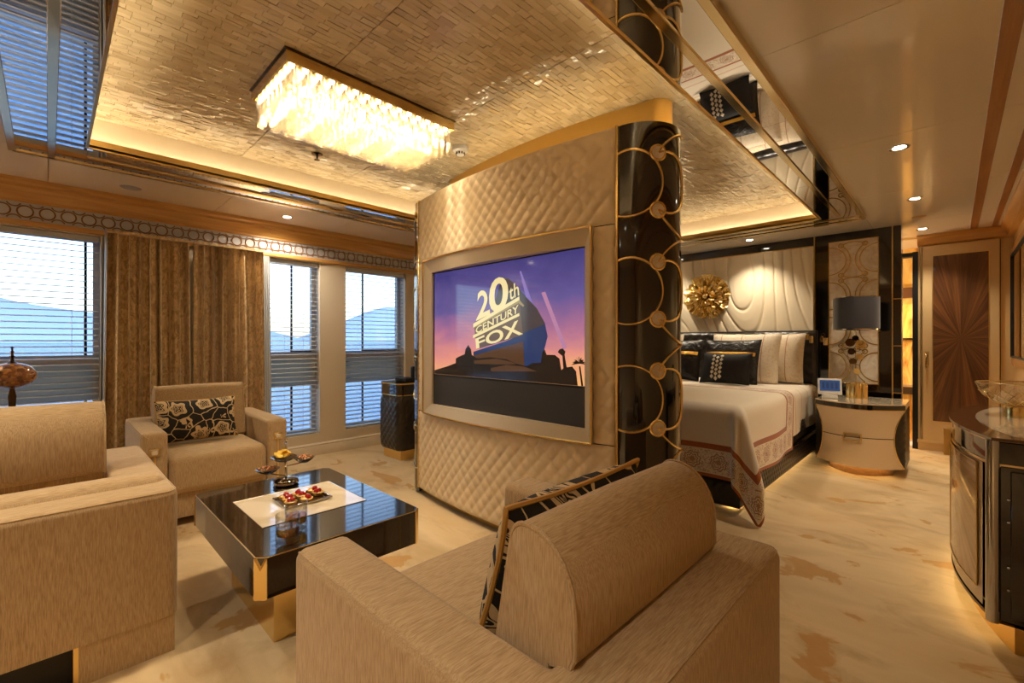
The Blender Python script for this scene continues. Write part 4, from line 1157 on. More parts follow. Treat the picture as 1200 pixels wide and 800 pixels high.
# ================================================================== CEILING FIXTURES
dl_ring = B().lathe([(0.030, 0.002), (0.030, -0.001), (0.044, -0.004), (0.047, -0.001), (0.047, 0.002)], 28).mesh('trim_ring', chrome)
dl_lens = B().lathe([(0.0, 0.0), (0.030, 0.0), (0.030, 0.002), (0.0, 0.002)], 24).mesh('lens', lens_mat)
dspots = [(-0.213, 3.28, 'recessed ceiling downlight over the carpet aisle beside the mirror band', 26), (-0.205, 4.535, 'recessed ceiling downlight over the aisle before the nightstand', 22), (-0.209, 5.80, 'recessed ceiling downlight in front of the sunburst door', 20),
          (-4.10, 1.434, 'recessed ceiling downlight above the narrow windows', 24), (-1.54, 5.17, 'recessed ceiling downlight above the headboard', 26), (-2.55, 5.17, 'recessed ceiling downlight above the gold flower', 26),
          (-0.21, -0.55, 'added unseen fill downlight over the near end of the aisle', 30), (-1.40, -0.35, 'added unseen fill downlight above the floor between sofa and aisle', 14), (-4.10, -0.9, 'added unseen fill downlight above the wide window', 24), (-2.1, -0.9, 'added unseen fill downlight above the sofa', 50)]  # all on this line are out of view, added as fill light
for x_, y_, lb, pw in dspots:
    t = thing('downlight', lb, 'downlight', (x_, y_, HC), 'recessed downlights')
    piece('trim_ring', dl_ring, t, (x_, y_, HC-0.0005)); piece('lens', dl_lens, t, (x_, y_, HC-0.0015))
    spot_light('downlight_beam', (x_, y_, HC-0.012), pw, WARM2, t, 2.7 if x_ < -4 else 1.9)
o = obj('ceiling_speaker', B().lathe([(0.0, 0.0), (0.055, 0.0), (0.06, 0.003), (0.0, 0.003)], 28, (-4.10, 0.40, HC-0.003)), base_mat('speaker_grey', S(150, 148, 150), 0.6)); tag(o, 'flat round grey speaker in the ceiling above the curtain', 'speaker')
o = obj('ceiling_speaker', B().lathe([(0.0, 0.0), (0.045, 0.0), (0.05, 0.003), (0.0, 0.003)], 28, (-0.21, 5.22, HC-0.003)), base_mat('speaker_tan', S(176, 142, 100), 0.6)); tag(o, 'flat round tan speaker in the ceiling before the sunburst door', 'speaker')
t = thing('sprinkler', 'small metal fire sprinkler on the shell ceiling', 'sprinkler', (-3.02, 1.245, HR-0.008))
obj('escutcheon', B().lathe([(0.0, 0.0), (0.036, 0.0), (0.034, -0.006), (0.014, -0.010), (0.0, -0.010)], 20, (-3.02, 1.245, HR-0.007)), dark_metal, t)
obj('nozzle', B().tube([(-3.02, 1.245, HR-0.016), (-3.02, 1.245, HR-0.045)], 0.006, 8), dark_metal, t)
obj('deflector', B().lathe([(0.0, 0.0), (0.018, 0.0), (0.018, 0.002), (0.0, 0.002)], 12, (-3.02, 1.245, HR-0.047)), dark_metal, t)
sx_, sy_ = -2.262, 1.845
t = thing('smoke_detector', 'round white smoke detector on the shell ceiling beside the chandelier', 'smoke detector', (sx_, sy_, HR-0.008))
obj('detector_body', B().lathe([(0.0, 0.0), (0.052, 0.0), (0.052, -0.016), (0.046, -0.026), (0.03, -0.032), (0.024, -0.05), (0.0, -0.052)], 28, (sx_, sy_, HR-0.006)), white_plastic, t)
for k in range(10):
    a = 2*PI*k/10
    obj('vent_slot', B().box(-0.004, 0.004, 0.026, 0.030, -0.048, -0.034).xf(Matrix.Translation((sx_, sy_, HR-0.006)) @ Matrix.Rotation(a, 4, 'Z')), black_soft, t)

# ================================================================== CORNER CABINET, PHONE, EGG ORNAMENT
cbx, cby = -3.80, 2.42
t = thing('quilted_cabinet', 'black diamond quilted bedside cabinet on a gilt foot by the narrow window', 'cabinet', (cbx, cby, 0))
def rsq(h, r, n=8):
    pts = []
    for k, (sx, sy) in enumerate(((1, 1), (-1, 1), (-1, -1), (1, -1))):
        pts += arc((sx*(h-r), sy*(h-r)), r, PI/2*k, PI/2*(k+1), n)
    return pts
def along(poly, n):
    P_ = [Vector((p[0], p[1])) for p in poly]; P_.append(P_[0]); ls = [0]
    for a, b in zip(P_, P_[1:]): ls.append(ls[-1]+(b-a).length)
    out = []
    for i in range(n):
        d = ls[-1]*i/n; k = max(j for j in range(len(ls)) if ls[j] <= d+1e-9); k = min(k, len(P_)-2)
        f = (d-ls[k])/max(ls[k+1]-ls[k], 1e-9); p = P_[k].lerp(P_[k+1], f); e = (P_[k+1]-P_[k]).normalized()
        out.append((p, Vector((e.y, -e.x)), d))
    return out, ls[-1]
ring_pts, per = along(rsq(0.188, 0.07), 160)
nd = round(per/0.07); dwq = per/nd
def cab(u, v):
    p, nn, d = ring_pts[int(round(u*160)) % 160]
    z = 0.09+0.505*v
    h = quilt_h(d, z, dwq, 0.075, 0.008) - 0.02*(abs(2*v-1)**8)
    return (cbx+p.x+nn.x*h, cby+p.y+nn.y*h, z)
obj('quilted_body', B().grid(cab, 160, 60, True), leather_blk, t, ang=80)
obj('inner_box', B().prism([(cbx+p, cby+q) for p, q in rsq(0.17, 0.06)], 0.09, 0.60), black_soft, t)
obj('gilt_band', B().prism([(cbx+p, cby+q) for p, q in rsq(0.186, 0.065)], 0.596, 0.606), gold, t)
obj('drawer_band', B().prism([(cbx+p, cby+q) for p, q in rsq(0.184, 0.065)], 0.606, 0.70), lacquer_b, t)
obj('cabinet_top', B().prism([(cbx+p, cby+q) for p, q in rsq(0.189, 0.068)], 0.70, 0.714), gold_soft, t)
obj('top_glass', B().prism([(cbx+p, cby+q) for p, q in rsq(0.182, 0.066)], 0.714, 0.718), lacquer, t)
obj('gilt_foot', B().box(cbx-0.15, cbx+0.15, cby-0.15, cby+0.15, 0.0, 0.092), gold_soft, t)
t = thing('telephone', 'black desk telephone on the quilted cabinet', 'telephone', (-3.72, 2.40, 0.718))
obj('phone_base', B().rbox(-3.83, -3.64, 2.32, 2.46, 0.7185, 0.755, 0.008, 2), black_soft, t)
obj('handset', B().rbox(-3.66, -3.62, 2.38, 2.42, 0.755, 0.865, 0.012, 3), black_soft, t)

ex, ey = -3.60, -0.135
t = thing('side_table', 'small round side table under the egg ornament', 'side table', (ex, ey, 0))
obj('table_top', B().lathe([(0.0, 0.53), (0.24, 0.53), (0.25, 0.538), (0.25, 0.548), (0.24, 0.555), (0.0, 0.555)], 40, (ex, ey, 0)), lacquer_b, t)
obj('table_stem', B().lathe([(0.04, 0.02), (0.03, 0.1), (0.028, 0.45), (0.06, 0.53)], 20, (ex, ey, 0)), gold_soft, t)
obj('table_foot', B().lathe([(0.0, 0.0), (0.17, 0.0), (0.17, 0.012), (0.05, 0.024), (0.0, 0.024)], 32, (ex, ey, 0)), gold_soft, t)
egg_m = base_mat('shell_mosaic', S(150, 92, 44), 0.22, 0, 0.6)
vo = N(egg_m, 'ShaderNodeTexVoronoi'); vo.inputs['Scale'].default_value = 60.0; L(egg_m, pos_scaled(egg_m, (1, 1, 1.2)), vo.inputs['Vector'])
L(egg_m, ramp(egg_m, sep(egg_m, vo.outputs['Color'])[0], [(0.0, S(92, 48, 20)), (0.5, S(158, 100, 48)), (1.0, S(206, 150, 80))]), P(egg_m).inputs['Base Color'])
ve = N(egg_m, 'ShaderNodeTexVoronoi', feature='DISTANCE_TO_EDGE'); ve.inputs['Scale'].default_value = 60.0; L(egg_m, pos_scaled(egg_m, (1, 1, 1.2)), ve.inputs['Vector'])
bump(egg_m, mth(egg_m, 'MINIMUM', ve.outputs['Distance'], 0.1), 0.5, 0.02)
t = thing('egg_ornament', 'brown shell mosaic egg ornament with tall finial by the wide window', 'ornament', (ex, ey, 0.555))
obj('egg_body', B().lathe([(0.0, -0.075)]+[(0.092*math.sin(PI*i/16)**0.9, -0.068*math.cos(PI*i/16)) for i in range(1, 16)]+[(0.0, 0.072)], 36, (ex, ey, 0.918)), egg_m, t)
obj('egg_finial', B().lathe([(0.014, 0.0), (0.02, 0.004), (0.008, 0.01), (0.006, 0.03), (0.013, 0.036), (0.006, 0.042), (0.005, 0.055), (0.009, 0.06), (0.004, 0.066), (0.004, 0.078), (0.007, 0.084), (0.0, 0.09)], 14, (ex, ey, 0.984)), dark_metal, t)
obj('egg_stem', B().lathe([(0.06, 0.0), (0.062, 0.012), (0.02, 0.03), (0.012, 0.08), (0.018, 0.1), (0.01, 0.14), (0.016, 0.25), (0.01, 0.29), (0.02, 0.30), (0.014, 0.305)], 18, (ex, ey, 0.5555)), dark_metal, t)
#@@END_SMALL
# ================================================================== BED
BX0, BX1, BY0, BY1, BZ = -3.10, -0.96, 3.05, 5.34, 0.68
bed = thing('bed', 'wide double bed with black diamond quilted leather base and headboard', 'bed', ((BX0+BX1)/2, (BY0+BY1)/2, 0))
def quilt_strip(name, p0, p1, nrm, z0, z1, dw, dh, amp, parent, m=leather_blk):
    ln = math.hypot(p1[0]-p0[0], p1[1]-p0[1])
    nu, nv = max(8, int(ln/dw*8)), max(6, int((z1-z0)/dh*8))
    def fn(u, v):
        z = z0+(z1-z0)*v
        e = min(v, 1-v)*(z1-z0); k = min(1, e/0.015)
        h = quilt_h(u*ln, z, dw, dh, amp)*k - 0.008*(1-k)
        return (p0[0]+(p1[0]-p0[0])*u+nrm[0]*h, p0[1]+(p1[1]-p0[1])*u+nrm[1]*h, z)
    return obj(name, B().grid(fn, nu, nv), m, parent, ang=80)
obj('base_core', B().box(BX0+0.03, BX1-0.012, BY0+0.012, BY1, 0.04, 0.42), black_soft, bed)
for z0, z1 in ((0.035, 0.205), (0.245, 0.425)):
    quilt_strip('quilted_rail', (BX1-0.008, BY0), (BX1-0.008, BY1), (1, 0), z0, z1, 0.055, 0.075, 0.009, bed)
    quilt_strip('quilted_rail', (BX0+0.03, BY0+0.008), (BX1-0.008, BY0+0.008), (0, -1), z0, z1, 0.055, 0.075, 0.009, bed)
obj('gilt_band', B().rbox(BX1-0.03, BX1+0.004, BY0-0.004, BY1, 0.207, 0.243, 0.004, 2), champagne, bed)
obj('bed_led_strip', B().box(BX1-0.10, BX1-0.085, BY0+0.1, BY1-0.1, 0.020, 0.028), led_low, bed)
obj('bed_foot', B().box(BX0+0.2, BX1-0.2, BY0+0.2, BY1-0.05, 0.0, 0.042), black_soft, bed)
obj('mattress', B().rbox(BX0+0.02, BX1-0.02, BY0+0.02, BY1-0.005, 0.425, BZ-0.022, 0.06, 4), base_mat('mattress_white', S(230, 222, 210), 0.8), bed)
# headboard
hx0, hx1 = -3.12, -0.985
def hb(u, v):
    x_, z_ = hx0+(hx1-hx0)*u, 0.30+0.905*v
    e = min(min(u, 1-u)*(hx1-hx0), (1-v)*0.905); k = min(1, e/0.03)
    return (x_, 5.372-quilt_h(x_, z_, 0.10, 0.10, 0.016)*k+0.02*(1-k)**2, z_)
head = obj('headboard', B().grid(hb, 190, 80), leather_blk, bed, ang=80)
obj('headboard_back', B().rbox(hx0-0.006, hx1+0.008, 5.385, YH-0.024, 0.06, 1.212, 0.008, 2), leather_blk, bed)
# duvet at the head end
linen = base_mat('duvet_linen', S(240, 226, 204), 0.75)
_s = sep(linen, N(linen, 'ShaderNodeNewGeometry').outputs['Position'])
_st = mth(linen, 'LESS_THAN', mth(linen, 'ABSOLUTE', mth(linen, 'SUBTRACT', mth(linen, 'FRACT', mth(linen, 'MULTIPLY', _s[1], 4.2)), 0.5)), 0.035)
L(linen, mixc(linen, mth(linen, 'MULTIPLY', _st, 0.5), S(240, 226, 204), S(196, 140, 92)), P(linen).inputs['Base Color'])
R_ = 0.07
def bend(r):
    ph = r/R_
    if r <= 0: return 0.0, 0.0
    if ph < PI/2: return R_*math.sin(ph), R_*(1-math.cos(ph))
    return R_, R_+(r-R_*PI/2)
def duvet(u, v):
    a = -2.1 + (2.1+0.33)*u; y_ = 4.18+(5.315-4.18)*v
    xr = BX1+0.004
    aa = a+R_; o_, dz = bend(aa)
    return (min(xr+a, xr-R_)+o_+0.010*math.sin(9*y_)*max(0, a)*3, y_, BZ-0.004-dz+0.006*math.sin(PI*min(1, max(0, -a/2.1))))
t = thing('duvet', 'cream duvet with thin rust stripes at the pillow end of the bed', 'duvet', (-2.0, 4.75, BZ))
obj('duvet_cloth', B().grid(duvet, 90, 26), linen, t, ang=180)
# coverlet with patterned border, its corner dropping to the carpet
cov = base_mat('embroidered_coverlet', S(240, 224, 196), 0.7)
P(cov).inputs['Sheen Weight'].default_value = 0.2
_uv = N(cov, 'ShaderNodeTexCoord').outputs['UV']; _s = sep(cov, _uv)
def _band(lo, hi): return mth(cov, 'MULTIPLY', mth(cov, 'GREATER_THAN', _s[1], lo), mth(cov, 'LESS_THAN', _s[1], hi))
_solid = mth(cov, 'ADD', _band(-1, 0.022), _band(0.185, 0.222))
_uu = mth(cov, 'MULTIPLY', mth(cov, 'SUBTRACT', mth(cov, 'FRACT', mth(cov, 'DIVIDE', _s[0], 0.17)), 0.5), 0.17)
_vv = mth(cov, 'SUBTRACT', _s[1], 0.103)
_dd = mth(cov, 'SQRT', mth(cov, 'ADD', mth(cov, 'MULTIPLY', _uu, _uu), mth(cov, 'MULTIPLY', _vv, _vv)))
_an = mth(cov, 'ARCTAN2', _uu, _vv)
_dw = mth(cov, 'ADD', _dd, mth(cov, 'MULTIPLY', mth(cov, 'SINE', mth(cov, 'MULTIPLY', _an, 8.0)), 0.005))
def _rb(lo, hi): return mth(cov, 'MULTIPLY', mth(cov, 'GREATER_THAN', _dw, lo), mth(cov, 'LESS_THAN', _dw, hi))
_pat = mth(cov, 'ADD', mth(cov, 'ADD', _rb(0.046, 0.054), _rb(0.028, 0.036)), _rb(-1, 0.018))
_sc = noise(cov, pos_scaled(cov, (36, 36, 36), src='UV'), 1.0, 2, 0.5, 2.0)
_scr = mth(cov, 'MULTIPLY', mth(cov, 'LESS_THAN', mth(cov, 'ABSOLUTE', mth(cov, 'SUBTRACT', _sc, 0.5)), 0.03), _band(0.03, 0.18))
_pat = mth(cov, 'MULTIPLY', mth(cov, 'MINIMUM', mth(cov, 'ADD', _pat, _scr), 1.0), _band(0.022, 0.185))
_c = mixc(cov, mth(cov, 'MULTIPLY', _pat, 0.75), S(242, 228, 202), S(160, 92, 46))
_c = mixc(cov, mth(cov, 'MINIMUM', _solid, 1.0), _c, S(170, 92, 42))
L(cov, _c, P(cov).inputs['Base Color'])
bump(cov, noise(cov, pos_scaled(cov, (260, 260, 260)), 1, 2), 0.25, 0.003)
CL, CW, CLen = 0.455, 2.16, 1.26        # overhang, width on top, length on top
def cover_ab(u, v): return (-CW + (CW+CL)*u, -CLen + (CLen+CL)*v)
def cover(u, v):
    a, b = cover_ab(u, v)
    xr, yf = BX1+0.022, BY0-0.022
    ap, bp = max(a+R_, 0.0), max(b+R_, 0.0)
    r = math.hypot(ap, bp); th = math.atan2(bp, ap)
    o_, dz = bend(r)
    px_ = min(xr+a, xr-R_); py_ = max(yf-b, yf+R_)
    drop = min(1, r/0.5)
    if ap > 0 and bp > 0:
        fl = 0.16*drop*math.sin(2*th)**1.0 + 0.055*drop*math.cos(9*th)*math.sin(2*th)
        dz *= 1.0
        o_ += fl
        dx, dy = math.cos(th), -math.sin(th)
    elif ap > 0:
        o_ += drop*0.016*math.sin(7.5*b+0.6); dx, dy = 1, 0
    elif bp > 0:
        o_ += drop*0.022*math.sin(9*a+0.4); dx, dy = 0, -1
    else: dx, dy = 0, 0
    z = BZ+0.012-dz
    if r == 0: z += 0.006*math.sin(5*a+2*b)*min(1, -max(a, b)*3)
    return (px_+dx*o_, py_+dy*o_, max(z, 0.012+0.02*max(0, 0.02-z)))
def cover_uv(u, v):
    a, b = cover_ab(u, v)
    ds = [(CL-a, b), (CL-b, a), (b+CLen, a)]
    d, al_ = min(ds, key=lambda t_: t_[0]); return (al_+5, d)
t = thing('coverlet', 'cream coverlet with rust embroidered border draped over the foot of the bed', 'coverlet', (-2.0, 3.6, BZ))
obj('coverlet_cloth', B().grid(cover, 120, 96, uvfn=cover_uv), cov, t, ang=180)
# pillows
cream_p = base_mat('pillow_cream', S(240, 224, 198), 0.7)
_s = sep(cream_p, N(cream_p, 'ShaderNodeTexCoord').outputs['UV'])
_ln = mth(cream_p, 'LESS_THAN', mth(cream_p, 'ABSOLUTE', mth(cream_p, 'SUBTRACT', mth(cream_p, 'FRACT', mth(cream_p, 'MULTIPLY', _s[0], 2.0)), 0.45)), 0.02)
_nz = noise(cream_p, pos_scaled(cream_p, (30, 30, 30)), 1, 3, 0.6, 1.5)
_c = mixc(cream_p, mth(cream_p, 'MULTIPLY', mth(cream_p, 'GREATER_THAN', _nz, 0.56), 0.35), S(240, 224, 198), S(214, 176, 132))
L(cream_p, mixc(cream_p, mth(cream_p, 'MULTIPLY', _ln, 0.7), _c, S(180, 116, 68)), P(cream_p).inputs['Base Color'])
velvet = base_mat('black_silk', S(24, 20, 18), 0.34)
bump(velvet, noise(velvet, pos_scaled(velvet, (14, 14, 14)), 1, 3, 0.6, 1.0), 0.6, 0.03)
sequin = base_mat('gold_sequin', S(226, 176, 76), 0.28, 1.0)
bump(sequin, noise(sequin, pos_scaled(sequin, (300, 300, 300)), 1, 1), 0.9, 0.006)
def lean(x, y, z0, h, tilt=18, yaw=0):
    a = math.radians(tilt)
    return place(x, y, z0+h/2*math.cos(a), yaw, -a)
def band_on(root, M_, w, h, t, v0, v1, m, name, eps=0.002):
    f = pillow_fn(w, h, t, -1)
    obj(name, B().grid(lambda u, v: (lambda p: (p[0], p[1]-eps, p[2]))(f(u, v0+(v1-v0)*v)), 26, 4).xf(M_), m, root)
for x_, y_, lb, yw in ((-1.38, 5.215, 'cream pillow with rust stripe propped against the headboard beside the nightstand', -0.03), (-2.75, 5.215, 'cream pillow with rust stripe propped against the headboard far from the nightstand', 0.03)):
    pillow('pillow', lb, lean(x_, y_, BZ+0.008, 0.50, 11, yw), 0.66, 0.50, 0.15, cream_p, (cream_p, 0.004), 'cream pillows', pinch=0.04)
for x_, y_, lb in ((-1.555, 5.04, 'cream pillow standing behind the black pillow nearer the nightstand'), (-2.55, 5.04, 'cream pillow standing behind the black pillow far from the nightstand')):
    pillow('pillow', lb, lean(x_, y_, BZ+0.012, 0.51, 18), 0.66, 0.52, 0.15, cream_p, (cream_p, 0.004), 'cream pillows', pinch=0.04)
for x_, y_, lb in ((-1.62, 4.83, 'black silk pillow with gold band nearer the nightstand'), (-2.18, 4.83, 'black silk pillow with gold band farther from the nightstand')):
    M_ = lean(x_, y_, BZ+0.014, 0.44, 20)
    r_, _ = pillow('pillow', lb, M_, 0.54, 0.46, 0.15, velvet, (velvet, 0.004), 'black pillows', pinch=0.05)
    band_on(r_, M_, 0.54, 0.46, 0.15, 0.60, 0.68, sequin, 'gold_band')
M_ = lean(-1.60, 4.64, BZ+0.014, 0.31, 22)
r_, _ = pillow('pillow', 'small black pillow with a column of silver diamonds in front of the black silk pillow', M_, 0.46, 0.32, 0.13, base_mat('black_velvet', S(18, 16, 16), 0.75), (black_soft, 0.003), None, pinch=0.05)
pearl = base_mat('pearl_bead', S(206, 192, 168), 0.35)
f_ = pillow_fn(0.46, 0.32, 0.13, -1, 0.05)
for i in range(3):
    for j in range(6):
        u_, v_ = 0.27+0.085*i, 0.10+0.14*j+(0.0 if i % 2 else 0.06)
        if v_ > 0.93: continue
        hu, hv = 0.043, 0.068
        pts = [f_(u_+p*hu, v_+q*hv) for p, q in ((-1, 0), (0, -1), (1, 0), (0, 1))]
        c_ = f_(u_, v_)
        top_ = [M_ @ Vector((p[0], p[1]-0.003, p[2])) for p in pts] + [M_ @ Vector((c_[0], c_[1]-0.008, c_[2]))]
        obj('bead_diamond', B().add(top_, [(0, 1, 4), (1, 2, 4), (2, 3, 4), (3, 0, 4)]), pearl, r_, smooth=False)

# ================================================================== GOLD FLOWER ON THE RELIEF WALL
fx, fz = -2.08, 1.627
t = thing('wall_flower', 'ruffled gold metal flower hung on the cream relief wall', 'wall sculpture', (fx, YH-0.03, fz))
def petal(a, r0, r1, wd, lift, sd):
    rnd = random.Random(sd); ph = [rnd.uniform(0, 6) for _ in range(3)]
    def fn(u, v):
        s_ = 2*u-1
        r = r0+(r1-r0)*v*(1-0.16*s_*s_)
        w_ = wd*(0.25+0.9*v**0.7)
        y_ = -lift*(0.25+0.75*math.sin(PI*0.75*v)) - 0.028*v*math.sin(7*s_+ph[0]) - 0.014*v*math.sin(13*s_+ph[1]+4*v) + 0.02*s_*s_
        an = a + s_*w_/max(r1, 0.05)
        return (fx+r*math.sin(an), YH-0.036+y_, fz+r*math.cos(an))
    obj('petal', B().grid(fn, 22, 9), gold_rough, t, ang=70)
for k in range(9): petal(2*PI*k/9+0.1, 0.03, 0.268, 0.125, 0.03, k)
for k in range(8): petal(2*PI*k/8+0.4, 0.02, 0.20, 0.10, 0.065, 20+k)
for k in range(6): petal(2*PI*k/6+0.2, 0.01, 0.12, 0.075, 0.095, 40+k)
obj('flower_heart', B().lathe([(0.0, 0.0), (0.03, 0.0), (0.034, 0.02), (0.02, 0.04), (0.0, 0.045)], 16).xf(Matrix.Translation((fx, YH-0.09, fz)) @ Matrix.Rotation(PI/2, 4, 'X')), gold_rough, t)
obj('wall_bracket', B().box(fx-0.03, fx+0.03, YH-0.07, YH-0.02, fz-0.03, fz+0.03), dark_metal, t)

# ================================================================== READING LAMPS, NIGHTSTAND, LAMP, TABLET
for x_, y_, z_, xa, lb in ((-0.893, 5.30, 1.065, -0.93, 'gold reading lamp on a curved arm beside the headboard'), (-1.012, 5.30, 1.085, -1.03, 'gold reading lamp in front of the quilted headboard edge')):
    t = thing('reading_lamp', lb, 'lamp', (xa, YH-0.03, z_+0.11), 'reading lamps')
    obj('lamp_head', B().lathe([(0.0, 0.07), (0.017, 0.07), (0.018, 0.066), (0.018, 0.0), (0.015, 0.0), (0.015, 0.05), (0.0, 0.05)], 18, (x_, y_, z_)), gold, t)
    obj('lamp_arm', B().tube([(xa-0.02, YH-0.03 if xa > -1 else 5.335, z_+0.06), (xa-0.015, 5.36 if xa > -1 else 5.335, z_+0.10), ((xa+x_)/2, 5.33, z_+0.118), (x_-0.006, y_+0.005, z_+0.10), (x_, y_, z_+0.065)], 0.0035, 6), dark_metal, t)
    obj('wall_plate', B().rbox(xa-0.035, xa-0.005, 5.328 if xa < -1 else YH-0.03, 5.345 if xa < -1 else YH, z_+0.03, z_+0.09, 0.004, 1), gold, t)

nxc, nw = -0.57, 0.295
ns = thing('nightstand', 'bow fronted cream nightstand with black quilted sides and gold handle', 'nightstand', (nxc, 4.9, 0))
def nfront(s): return 4.565+0.17*s*s
def nplan(h, dy=0.0, back=5.18):
    return [(nxc+h*s/10, nfront(s/10)+dy) for s in range(-10, 11)] + [(nxc+h, back), (nxc-h, back)]
obj('cabinet_body', B().prism(nplan(nw-0.012, 0.014), 0.085, 0.548), black_soft, ns)
zb0, zb1, zm = 0.085, 0.548, 0.325
def nhalf(z): return nw*(1-0.20*(1-((z-0.3165)/0.2315)**2))
for z0, z1, nm in ((zb0, zm-0.003, 'drawer_front'), (zm+0.003, zb1, 'drawer_front')):
    def fn(u, v, z0=z0, z1=z1):
        z = z0+(z1-z0)*v; s = (2*u-1)*nhalf(z)/nw
        return (nxc+s*nw, nfront(s)-0.006, z)
    obj(nm, B().grid(fn, 26, 12), base_mat('nightstand_cream', S(226, 202, 166), 0.25, coat=0.6), ns)
for sg in (-1, 1):
    pts = [(nxc+sg*nhalf(z), nfront(nhalf(z)/nw)-0.008, z) for z in [zb0+(zb1-zb0)*i/20 for i in range(21)]]
    obj('gilt_trim', B().tube(pts, 0.004, 6), gold, ns)
    def fn(u, v, sg=sg):
        z = zb0+(zb1-zb0)*v
        f0 = nhalf(z)/nw
        tot = (1-f0)*nw*1.2 + 0.46
        d = u*tot
        edge = (1-f0)*nw*1.2
        h = quilt_h(u*0.55, z, 0.05, 0.06, 0.008)*min(1, u*12)
        if d < edge:
            s = f0+(1-f0)*d/edge; return (nxc+sg*s*nw + sg*h*0.4, nfront(s)-0.004-h, z)
        y_ = nfront(1)+(d-edge)/0.46*(5.175-nfront(1)); return (nxc+sg*(nw+h), y_, z)
    obj('quilted_side', B().grid(fn, 60, 40), leather_blk, ns, ang=80)
obj('gilt_edge', B().prism(nplan(nw+0.004, -0.004), 0.548, 0.554), gold, ns)
obj('top_band', B().prism(nplan(nw+0.006, -0.008), 0.554, 0.592), lacquer, ns)
obj('stone_top', B().prism(nplan(nw+0.006, -0.008), 0.592, 0.600), marble_c, ns)
hy = nfront(0.05)-0.012
hb_ = B()
for bx in ((nxc-0.075, nxc+0.045, 0.350, 0.357), (nxc-0.075, nxc+0.045, 0.293, 0.300), (nxc-0.075, nxc-0.068, 0.300, 0.350), (nxc+0.038, nxc+0.045, 0.300, 0.350)):
    hb_.box(bx[0], bx[1], hy-0.012, hy+0.006, bx[2], bx[3])
obj('drawer_handle', hb_, gold, ns, smooth=False)
obj('plinth', B().prism([(nxc+0.215*s/10, nfront(s/10)+0.10) for s in range(-10, 11)] + [(nxc+0.215, 5.15), (nxc-0.215, 5.15)], 0.0, 0.086), m_wood('plinth_wood', S(120, 82, 44), S(150, 104, 58)), ns)
obj('floor_led_strip', B().tube([(nxc+0.22*s/10, nfront(s/10)+0.06, 0.078) for s in range(-10, 11)], 0.005, 6), led_low, ns)

lx, ly = -0.617, 5.0
lp = thing('table_lamp', 'table lamp with dark drum shade and gold disc stem on the nightstand', 'lamp', (lx, ly, 0.60))
for dx, dy, r, h in ((0.0, -0.02, 0.042, 0.135), (0.048, 0.01, 0.034, 0.135), (-0.045, 0.015, 0.03, 0.12)):
    obj('gilt_cylinder', B().lathe([(0.0, 0.0), (r, 0.0), (r, h-0.004), (r-0.003, h), (r-0.006, h), (r-0.007, h-0.02), (0.0, h-0.02)], 28, (lx+dx, ly+dy, 0.60)), gold, lp)
obj('lamp_cap', B().lathe([(0.0, 0.0), (0.03, 0.0), (0.03, 0.018), (0.0, 0.018)], 20, (lx, ly-0.01, 0.722)), gold, lp)
obj('lamp_stem', B().tube([(lx, ly, 0.73), (lx, ly, 1.42)], 0.005, 8), champagne, lp)
rnd = random.Random(5)
for k, (dx, z_, r) in enumerate(((-0.04, 1.09, 0.036), (0.035, 1.075, 0.038), (-0.03, 1.01, 0.028), (0.03, 0.965, 0.026), (-0.018, 0.925, 0.028), (0.01, 0.84, 0.025), (0.0, 1.13, 0.024))):
    o = obj('gilt_disc', B().lathe([(0.0, -0.003), (r, -0.003), (r, 0.003), (0.0, 0.003)], 24).xf(Matrix.Translation((lx+dx, ly-0.012-0.004*k, z_)) @ Matrix.Rotation(PI/2+rnd.uniform(-.25, .25), 4, 'X') @ Matrix.Rotation(rnd.uniform(-.3, .3), 4, 'Y')), dark_metal if k % 2 == 0 else gold_soft, lp)
for k in range(5):
    r = rnd.uniform(0.02, 0.034); c_ = (lx+rnd.uniform(-.045, .045), ly+rnd.uniform(-.03, .01), 0.87+0.055*k)
    obj('wire_ring', B().tube([(c_[0]+p, c_[1], c_[2]+q) for p, q in arc((0, 0), r, 0, 2*PI, 20)[:-1]], 0.002, 5, True), dark_metal, lp)
sh = obj('lamp_shade', B().lathe([(0.163, 0.0), (0.167, 0.0), (0.167, 0.288), (0.163, 0.288), (0.163, 0.0)], 48, (lx, ly, 1.203)), shade_dark, lp)
obj('shade_rim', B().lathe([(0.1675, 0.0), (0.1685, 0.0), (0.1685, 0.006), (0.1675, 0.006)], 48, (lx, ly, 1.203)), champagne, sh)
obj('shade_rim', B().lathe([(0.1675, 0.282), (0.1685, 0.282), (0.1685, 0.288), (0.1675, 0.288)], 48, (lx, ly, 1.203)), champagne, sh)
obj('shade_spider', B().tube([(lx-0.165, ly, 1.40), (lx+0.165, ly, 1.40)], 0.002, 5).tube([(lx, ly-0.165, 1.40), (lx, ly+0.165, 1.40)], 0.002, 5), dark_metal, lp)

